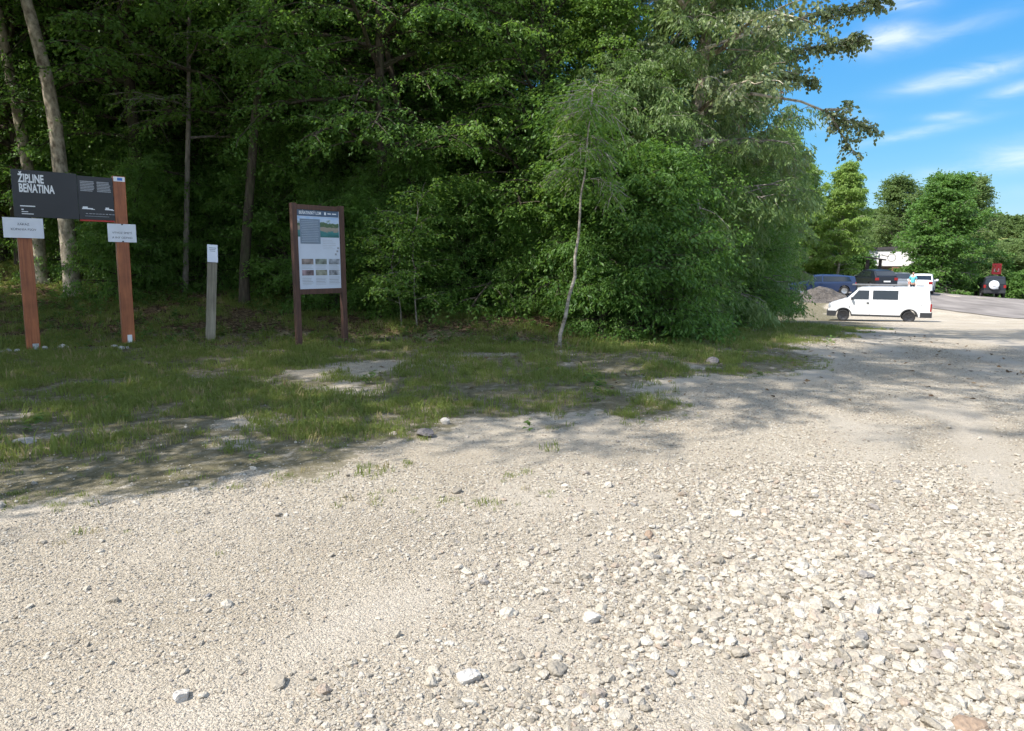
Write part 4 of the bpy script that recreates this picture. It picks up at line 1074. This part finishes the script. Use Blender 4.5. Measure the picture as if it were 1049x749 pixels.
MB().box((.15, .55, 2.07), (2.5, .22, .09), None, .02).box((1.1, .55, 2.0), (.06, .1, .1)).box((-.7, .55, 2.0), (.06, .1, .1)).box((.15, -.55, 2.05), (2.5, .05, .05)).box((1.1, -.55, 2.0), (.05, .05, .1)).box((-.7, -.55, 2.0), (.05, .05, .1)).obj('roof_rack', simple('grey_awning_case', (.16, .16, .165), .5), van)
for s in (1, -1):
    for xw in (1.78, -1.52):
        m = MB(); pts = [(xw + r_ * math.cos(a), .325 + r_ * math.sin(a)) for r_ in (.385,) for a in np.linspace(0.05, 3.09, 17)]; outer = [(xw + .445 * math.cos(a), .325 + .445 * math.sin(a)) for a in np.linspace(3.09, .05, 17)]
        for i in range(16):
            quad = [pts[i], pts[i + 1], outer[15 - i], outer[16 - i]]
            m.prism(quad, -.03, .013, lambda v: Vector((v.x, s * (1.84 / 2 * (1 - .13 * abs(2 * v.x / 5.19) ** 6) - .05 * ((1.18 - v.z) / 1.18) ** 2 + v.y), v.z)))
        m.obj('wheel_arch_trim', M_trim, van)
def hatch_spec(L, W, H, pc, wagon=False, **k):
    h = L / 2; b = H * .62
    tail = [(-h + .12, H * .9), (-h + .02, b), (-h, .5)] if wagon else [(-h + .55, H * .93), (-h + .06, b + .06), (-h, .5)]
    rw_ = (tail[0], tail[1])
    def lerp(a, c, t): return (a[0] + (c[0] - a[0]) * t, a[1] + (c[1] - a[1]) * t)
    xr0 = -h + (.35 if wagon else .75)
    d = dict(L=L, W=W, belt=b, zb=.22, rw=.31, tum=.36, wheels=(h - .85, -h + .8),
        prof=[(h, .55), (h - .08, .68), (h - .3, .78), (h - 1.05, b), (h - 1.75, H - .06), (h - 2.2, H), (-h + 1.2, H - .01)] + tail,
        side_glass=[[(h - 1.25, b + .05), (h - 2.18, b + .05), (h - 2.18, H - .12), (h - 1.72, H - .14)], [(h - 2.26, b + .05), (xr0, b + .07), (xr0 + .18, H - .16), (h - 2.26, H - .12)]],
        windscreen=(lerp((h - 1.05, b), (h - 1.75, H - .06), .1), lerp((h - 1.05, b), (h - 1.75, H - .06), .92)), rear_window=(lerp(*rw_, .1), lerp(*rw_, .85)),
        mirror=(h - 1.3, b + .06), headlight=(h - .14, .66, .34, .14), tail=(-h + .06, b - .1, .26, .2), front_bumper=(.25, .52, .35), rear_bumper=(.28, .5, .35), plate_z=.72,
        paint=pc, bumper_mat=pc, mirror_mat=pc, handles=[[(h - 2.0, b - .1), (h - 2.16, b - .1), (h - 2.16, b - .06), (h - 2.0, b - .06)]], handle_mat=pc,
        seams=[([(h - 2.23, .35), (h - 2.215, .35), (h - 2.215, b), (h - 2.23, b)], -.01, .003)])
    d.update(k); return d
def carpos(px, Y): p = onground(px, Y); p.z += .01; return p
p = carpos(840, 51.5)
bl = car('parked_car', p, R(180 - 14), 'blue estate car behind the gravel heap', 'car', hatch_spec(4.5, 1.8, 1.44, paint('blue_car_paint', (.008, .024, .075), .3), True))
M_chrome = simple('chrome_strip', (.6, .62, .65), .2, .9)
p = carpos(894, 55)
car('parked_car', p, R(90 - 27 + 24), 'black car parked behind the van roof', 'car', hatch_spec(4.4, 1.82, 1.6, paint('black_car_paint', (.006, .008, .013), .1)))
p = carpos(921, 60)
car('parked_car', p, R(90 - 27 + 180), 'grey car half hidden behind the white hatchback', 'car', hatch_spec(4.2, 1.76, 1.48, paint('grey_car_paint', (.16, .17, .18))))
p = carpos(943.5, 56)
car('parked_car', p, R(90 - 33), 'white hatchback seen from behind', 'car', hatch_spec(4.2, 1.8, 1.52, paint('white_car_paint', (.76, .77, .78))))
# off-roader with a white spare wheel cover
h = 2.0
suv = hatch_spec(4.0, 1.8, 1.85, paint('black_offroad_paint', (.014, .015, .02), .1), True, zb=.38, rw=.37, tum=.2,
    prof=[(2.0, .7), (1.95, 1.0), (1.0, 1.1), (.45, 1.78), (.1, 1.84), (-1.8, 1.83), (-1.92, 1.72), (-1.99, 1.1), (-2.0, .6)], belt=1.12,
    side_glass=[[(.85, 1.15), (.02, 1.15), (.02, 1.70), (.45, 1.70)], [(-.06, 1.15), (-.9, 1.15), (-.9, 1.70), (-.06, 1.70)], [(-.98, 1.15), (-1.75, 1.15), (-1.75, 1.70), (-.98, 1.70)]],
    windscreen=((.95, 1.16), (.5, 1.72)), rear_window=((-1.935, 1.66), (-1.98, 1.2)), mirror=(.8, 1.18), headlight=(1.93, .88, .3, .2), tail=(-1.96, .98, .18, .26), front_bumper=(.45, .7, .4), rear_bumper=(.45, .68, .4), plate_z=.82,
    bumper_mat=M_trim, mirror_mat=M_trim)
p = carpos(1013, 62)
sv = car('offroad_car', p, R(90 - 24), 'black off-roader with round white spare wheel cover', 'car', suv)
m = MB(); m.tube([(-2.03, 0.1, 1.12), (-2.12, .1, 1.12), (-2.24, .1, 1.12), (-2.27, .1, 1.12)], [.3, .37, .37, .33], 28); sw = m.obj('spare_wheel_cover', simple('white_vinyl_cover', (.75, .76, .8), .5, var=.05), sv, 40)
MB().box((-2.274, .1, 1.02), (.006, .2, .07)).box((-2.274, .06, 1.13), (.006, .07, .05)).obj('emblem', M_greyprint, sw)
# red board on a post
p = onground(1018, 66)
rb = thing('red_board', p, 'red board on a post behind the black off-roader', 'sign', R(-30))
zt_ = zat(p, 270) - p.z
MB().box((0, .03, zt_ / 2 - .1), (.08, .05, zt_ + .1)).obj('post', M_greywood, rb)
pb = MB().box((0, -.012, zt_ - .5), (.74, .03, 1.0), None, .006).obj('panel', simple('red_panel_paint', (.62, .035, .04), .5), rb)
MB().box((0, -.029, zt_ - .72), (.4, .004, .09)).box((-.15, -.029, zt_ - .58), (.09, .004, .2)).box((.15, -.029, zt_ - .55), (.09, .004, .2)).obj('pale_mark', simple('pale_pink_print', (.7, .35, .36), .5), pb)
# ------------------------------------------------------------------ person by the white hatchback
def skin_mesh(name, verts, edges, radii, sub=2, root=0):
    me = bpy.data.meshes.new(name); me.from_pydata(verts, edges, []); o = bpy.data.objects.new(name + '_tmp', me); col.objects.link(o)
    sk = o.modifiers.new('s', 'SKIN'); sk.use_smooth_shade = True
    for i, r_ in enumerate(radii):
        v = me.skin_vertices[0].data[i]; v.radius = r_ if hasattr(r_, '__len__') else (r_, r_); v.use_root = (i == root)
    sb = o.modifiers.new('b', 'SUBSURF'); sb.levels = sub; sb.render_levels = sub
    dg = bpy.context.evaluated_depsgraph_get(); out = bpy.data.meshes.new_from_object(o.evaluated_get(dg)); out.name = name
    bpy.data.objects.remove(o)
    for q in out.polygons: q.use_smooth = True
    return out
pp = carpos(934, 52); pp.z -= .01
per = thing('person', pp, 'person in turquoise shirt standing beside the white hatchback', 'person', R(-40))
V = [(0, 0, .92), (0, 0, 1.08), (0, .0, 1.28), (0, 0, 1.42), (0, -.005, 1.50), (0, -.015, 1.57), (0, -.02, 1.66), (0, -.01, 1.73)]
Rr = [(.145, .10), (.125, .09), (.15, .10), (.12, .085), (.05, .05), (.062, .07), (.075, .09), (.055, .065)]
E = [(i, i + 1) for i in range(7)]
for s in (1, -1):
    b = len(V); V += [(s * .17, 0, 1.41), (s * .23, .02, 1.15), (s * .22, -.10, .93), (s * .21, -.15, .86)]; Rr += [.058, .045, .036, .03]; E += [(3, b), (b, b + 1), (b + 1, b + 2), (b + 2, b + 3)]
    for q, (dx, l_) in enumerate(((-.028, .07), (-.01, .085), (.01, .08), (.028, .065))):
        c = len(V); V += [(s * .21 + dx, -.17, .83), (s * .21 + dx, -.18, .83 - l_)]; Rr += [.011, .009]; E += [(b + 3, c), (c, c + 1)]
    c = len(V); V += [(s * .17, -.19, .83)]; Rr += [.011]; E += [(b + 3, c)]
    b = len(V); V += [(s * .09, 0, .86), (s * .10, -.02, .48), (s * .105, .02, .10), (s * .11, -.06, .04), (s * .115, -.17, .03)]; Rr += [.085, .058, .04, .042, .03]; E += [(0, b), (b, b + 1), (b + 1, b + 2), (b + 2, b + 3), (b + 3, b + 4)]
M_skin = simple('skin', (.48, .29, .21), .55, var=.06)
link('body', skin_mesh('body', V, E, Rr), M_skin, per)
def shell(name, V, E, Rr, mat): return link(name, skin_mesh(name, V, E, Rr), mat, per)
shell('shirt', [(0, 0, .90), (0, 0, 1.08), (0, 0, 1.28), (0, 0, 1.43), (.17, 0, 1.41), (.225, .015, 1.22), (-.17, 0, 1.41), (-.225, .015, 1.22)], [(0, 1), (1, 2), (2, 3), (3, 4), (4, 5), (3, 6), (6, 7)],
      [(.165, .125), (.15, .115), (.172, .122), (.125, .095), .072, .062, .072, .062], simple('turquoise_cotton', (.13, .50, .56), .85, var=.1))
shell('trousers', [(0, 0, .93), (.09, 0, .84), (.10, -.02, .48), (.105, .02, .12), (-.09, 0, .84), (-.10, -.02, .48), (-.105, .02, .12)], [(0, 1), (1, 2), (2, 3), (0, 4), (4, 5), (5, 6)], [(.16, .12), .10, .075, .062, .10, .075, .062], simple('dark_trousers', (.03, .035, .05), .85))
shell('hair', [(0, .02, 1.60), (0, .015, 1.70), (0, -.005, 1.755)], [(0, 1), (1, 2)], [(.075, .07), (.088, .095), (.06, .07)], simple('dark_hair', (.02, .015, .012), .6))
m = MB()
for s in (1, -1): m.box((s * .03, -.108, 1.655), (.022, .012, .012), None, .003)
m.obj('eyes', M_ink, per)
MB().box((0, -.115, 1.625), (.026, .035, .045), None, .009).obj('nose', M_skin, per)
MB().box((0, -.098, 1.585), (.05, .012, .012), None, .003).obj('mouth', simple('lips', (.4, .15, .13), .5), per)
# ------------------------------------------------------------------ white house with terrace
hz = onground(912, 70)
hs = thing('house', hz, 'small white house with dark roof and brick ground floor', 'house', R(-38))
g = lambda py: zat(hz, py) - hz.z
M_plaster = simple('white_plaster', (.78, .77, .75), .85, var=.04, scale=2)
zW0, zW1 = g(272.5), g(256)
MB().box((-.1, 2.5, (zW0 + zW1) / 2), (4.3, 5, zW1 - zW0)).obj('wall', M_plaster, hs)
MB().box((-.1, 2.55, (zW0 - .12 + -.4) / 2), (4.2, 4.8, zW0 - .12 + .4)).obj('ground_floor', simple('beige_brick', (.36, .27, .21), .9, var=.25, scale=9), hs)
m = MB(); m.prism([(-2.9, zW1 + .003), (2.55, zW1 + .003), (2.55, zW1 + .12), (.6, zW1 + .34), (-2.9, zW1 + .2)], -.12, 5.4); m.obj('roof', simple('dark_roofing', (.055, .05, .055), .8), hs)
MB().box((-.1, -.06, zW0 - .06), (4.4, .26, .115)).obj('beam', simple('dark_timber', (.05, .035, .03), .8), hs)
wd = MB().box((-.8, -.03, (zW0 - .15) / 2 - .1), (1.5, .05, (zW0 - .15) * .72), None, .01).obj('ground_window', simple('pale_shutter', (.42, .45, .47), .6), hs)
m = MB(); n = 26
for i in range(n):
    a0, a1 = 6.2832 * i / n, 6.2832 * (i + 1) / n; mid = (a0 + a1) / 2
    m.box((-.1 + .36 * math.cos(mid), -.006, (zW0 + zW1) / 2 + .02 + .36 * math.sin(mid)), (.1, .012, .035), Matrix.Rotation(-(mid + math.pi / 2), 3, 'Y'))
m.box((-.65, -.006, (zW0 + zW1) / 2 + .2), (.62, .012, .05), Matrix.Rotation(.2, 3, 'Y')); m.box((-.98, -.006, (zW0 + zW1) / 2 + .3), (.16, .012, .08))
m.obj('wall_emblem', M_trim, hs)
MB().box((1.6, -.012, zW1 - .55), (.28, .025, .4)).box((1.75, -.012, zW0 + .4), (.22, .025, .5)).obj('wall_lamp', M_greyprint, hs)
# timber terrace and pergola
tp = onground(931, 66)
te = thing('timber_terrace', tp, 'reddish timber terrace beside the white house', 'terrace', R(-24))
M_timber = wood_mat('reddish_terrace_timber', (.2, .09, .045), (.42, .24, .14), .75)
zt_ = zat(tp, 274) - tp.z
m = MB()
for x in np.linspace(-1.5, 1.5, 4): m.box((x, 0, zt_ / 2), (.1, .1, zt_))
m.obj('post', M_timber, te)
m = MB()
for i in range(5): m.box((0, -.06, .25 + i * (zt_ - .3) / 4), (3.1, .03, .13))
m.obj('railing', M_timber, te); MB().box((0, .8, .1), (3.2, 1.8, .12)).obj('deck', M_timber, te)
cp_ = tp + Vector((.5, -1.0, 0)); cp_.z = tz(cp_.x, cp_.y)
br = thing('barrel', cp_, 'dark brown wooden barrel standing before the terrace', 'barrel')
MB().tube([(0, 0, 0), (0, 0, .3), (0, 0, .6), (0, 0, .9)], [.3, .37, .37, .3], 20).obj('staves', wood_mat('barrel_wood', (.05, .02, .012), (.13, .05, .03)), br, 40)
MB().tube([(0, 0, .2), (0, 0, .25)], [.36, .365], 20).tube([(0, 0, .65), (0, 0, .7)], [.37, .365], 20).obj('hoops', M_steel, br, 40)
gp = onground(893, 62)
pg = thing('pergola', gp, 'dark timber entrance porch left of the white house', 'porch', R(-24))
zt_ = zat(gp, 266) - gp.z; M_dt = simple('dark_timber_post', (.06, .045, .038), .8, var=.3, scale=6)
for x, w_ in ((-.45, .24), (.55, .18)):
    for y in (0, 1.2): MB().box((x, y, zt_ / 2 - .05), (w_, w_, zt_ + .1)).obj('post', M_dt, pg)
m = MB(); m.prism([(-.8, zt_ + .18), (.95, zt_ - .08), (.95, zt_ + .02), (-.8, zt_ + .3)], -.3, 1.5); m.obj('roof', simple('porch_roof', (.1, .08, .07), .8), pg)
MB().box((.05, -.02, .45), (.8, .05, .1)).box((.05, -.02, .8), (.8, .05, .1)).obj('railing', M_dt, pg)
fp = onground(880, 60)
fn = thing('wall', fp, 'low whitish wall left of the porch', 'wall', R(-20)); MB().box((0, 0, .6), (1.6, .2, 1.3), None, .02).obj('panel', M_plaster, fn); MB().box((0, 0, 1.28), (1.7, .28, .08)).obj('coping', M_greyprint, fn)

# ------------------------------------------------------------------ light, sky, camera
SUN_EL, SUN_AZ = 54., 245.          # azimuth clockwise from +y
sd = Vector((math.sin(R(SUN_AZ)) * math.cos(R(SUN_EL)), math.cos(R(SUN_AZ)) * math.cos(R(SUN_EL)), math.sin(R(SUN_EL))))
sl_ = bpy.data.lights.new('sun', 'SUN'); sl_.energy = 2.9; sl_.angle = R(.53); sl_.color = (1, .955, .90)
so = bpy.data.objects.new('sun', sl_); col.objects.link(so); so.rotation_euler = (-sd).to_track_quat('-Z', 'Y').to_euler()
w = bpy.data.worlds.new('World'); scene.world = w; w.use_nodes = True
nt = w.node_tree; L = nt.links.new; bg = nt.nodes['Background']
sky = nt.nodes.new('ShaderNodeTexSky'); sky.sky_type = 'NISHITA'; sky.sun_disc = False; sky.sun_elevation = R(SUN_EL); sky.sun_rotation = R(SUN_AZ)
sky.altitude = 300; sky.air_density = 1.; sky.dust_density = .1; sky.ozone_density = 3.
tc = N(nt, 'ShaderNodeTexCoord'); sx = N(nt, 'ShaderNodeSeparateXYZ'); L(tc.outputs['Generated'], sx.inputs[0])
def math_(op, a, b=None):
    n = nt.nodes.new('ShaderNodeMath'); n.operation = op
    for i, v in enumerate((a, b)):
        if v is None: continue
        if isinstance(v, (int, float)): n.inputs[i].default_value = v
        else: L(v, n.inputs[i])
    return n.outputs[0]
azm = math_('ARCTAN2', sx.outputs[0], sx.outputs[1]); elv = math_('ARCSINE', sx.outputs[2])
comb = N(nt, 'ShaderNodeCombineXYZ'); L(azm, comb.inputs[0]); L(elv, comb.inputs[1])
mp_ = N(nt, 'ShaderNodeMapping'); mp_.inputs['Scale'].default_value = (13, 48, 1); mp_.inputs['Rotation'].default_value = (0, 0, R(0)); L(comb.outputs[0], mp_.inputs['Vector'])
nz = N(nt, 'ShaderNodeTexNoise', Scale=1., Detail=8., Roughness=.58, Distortion=.5); L(mp_.outputs[0], nz.inputs['Vector'])
tot = None
for (px, py, rx, ry, til, a) in [(905, 40, 34, 13, -.06, .95), (985, 78, 62, 9, -.12, .85), (1045, 90, 40, 8, -.2, .55), (940, 136, 55, 5, -.14, .6), (968, 119, 22, 4, 0., .55), (1010, 172, 110, 10, -.1, .38), (925, 2, 30, 8, .1, .7), (1060, 150, 60, 12, -.1, .4), (855, 124, 30, 9, 0, .3), (975, 32, 60, 10, -.2, .25), (960, 200, 150, 8, 0., .15),
                              (1250, 60, 120, 14, -.1, .7), (1180, 140, 120, 10, -.1, .6), (600, -80, 120, 16, .1, .6)]:
    c = ray(px, py).normalized(); ca_, ce_ = math.atan2(c.x, c.y), math.asin(c.z)
    e1 = ray(px + rx, py).normalized(); ra_ = abs(math.atan2(e1.x, e1.y) - ca_); e2 = ray(px, py + ry).normalized(); re_ = abs(math.asin(e2.z) - ce_)
    dx = math_('SUBTRACT', azm, ca_); dy = math_('SUBTRACT', elv, ce_)
    dy = math_('ADD', dy, math_('MULTIPLY', dx, til))
    q = math_('ADD', math_('POWER', math_('ABSOLUTE', math_('DIVIDE', dx, ra_)), 2.), math_('POWER', math_('ABSOLUTE', math_('DIVIDE', dy, re_)), 2.))
    v = math_('MULTIPLY', math_('EXPONENT', math_('MULTIPLY', q, -1.)), a)
    tot = v if tot is None else math_('ADD', tot, v)
cl = math_('MULTIPLY', tot, math_('MULTIPLY_ADD', nz.outputs['Fac'], 3.4)); 
cl.node.inputs[2].default_value = 0
nn = cl.node.inputs[1].links[0].from_node; nn.inputs[2].default_value = -.95
clc = N(nt, 'ShaderNodeClamp'); L(cl, clc.inputs[0])
cf = math_('MULTIPLY', clc.outputs[0], .62)
spx = N(nt, 'ShaderNodeSeparateColor'); L(sky.outputs[0], spx.inputs[0])
cmb = N(nt, 'ShaderNodeCombineColor')
for ci, (v0, ref, pw_) in enumerate(((.27, 1.72, 1.2), (1.08, 2.89, .62), (2.3, 4.9, .1))):
    L(math_('MULTIPLY', math_('POWER', math_('DIVIDE', spx.outputs[ci], ref), pw_), v0), cmb.inputs[ci])
tint = cmb.outputs[0]
# added broken white cloud, outside the view, put in as neutral fill light
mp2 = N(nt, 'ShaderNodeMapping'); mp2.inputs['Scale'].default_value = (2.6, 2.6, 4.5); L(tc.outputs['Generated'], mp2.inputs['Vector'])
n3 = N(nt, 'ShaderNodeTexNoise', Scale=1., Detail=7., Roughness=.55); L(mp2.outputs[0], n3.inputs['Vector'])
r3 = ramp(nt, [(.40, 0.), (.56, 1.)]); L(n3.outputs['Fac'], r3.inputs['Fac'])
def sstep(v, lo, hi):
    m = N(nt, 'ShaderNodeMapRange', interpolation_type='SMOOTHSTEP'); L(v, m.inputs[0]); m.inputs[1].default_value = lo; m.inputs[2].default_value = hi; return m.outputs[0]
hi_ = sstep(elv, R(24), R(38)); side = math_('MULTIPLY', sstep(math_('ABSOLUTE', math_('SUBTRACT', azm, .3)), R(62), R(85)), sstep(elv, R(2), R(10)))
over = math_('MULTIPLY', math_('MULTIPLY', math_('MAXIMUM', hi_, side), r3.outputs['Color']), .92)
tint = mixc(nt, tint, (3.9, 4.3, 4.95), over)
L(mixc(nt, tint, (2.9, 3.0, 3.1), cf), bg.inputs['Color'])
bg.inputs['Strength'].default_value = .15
cam = bpy.data.cameras.new('camera'); co = bpy.data.objects.new('camera', cam); col.objects.link(co)
co.location = (0, 0, CAMH); co.rotation_euler = (math.pi / 2 - PITCH, 0, 0)
cam.sensor_width = 36; cam.lens = 36 * F / PW; cam.clip_start = .05; cam.clip_end = 3000
scene.camera = co
scene.view_settings.view_transform = 'Standard'; scene.view_settings.look = 'None'; scene.view_settings.exposure = 1.5; scene.view_settings.gamma = 1
scene.view_settings.use_curve_mapping = False
scene.render.engine = 'CYCLES'
cy = scene.cycles; cy.max_bounces = 6; cy.diffuse_bounces = 3; cy.glossy_bounces = 2; cy.transmission_bounces = 3; cy.transparent_max_bounces = 4
cy.use_denoising = True; cy.use_adaptive_sampling = True; cy.adaptive_threshold = .02
try: cy.denoiser = 'OPENIMAGEDENOISE'; cy.denoising_input_passes = 'RGB_ALBEDO_NORMAL'
except Exception: pass
cy.sample_clamp_indirect = 6
cy.caustics_reflective = False; cy.caustics_refractive = False
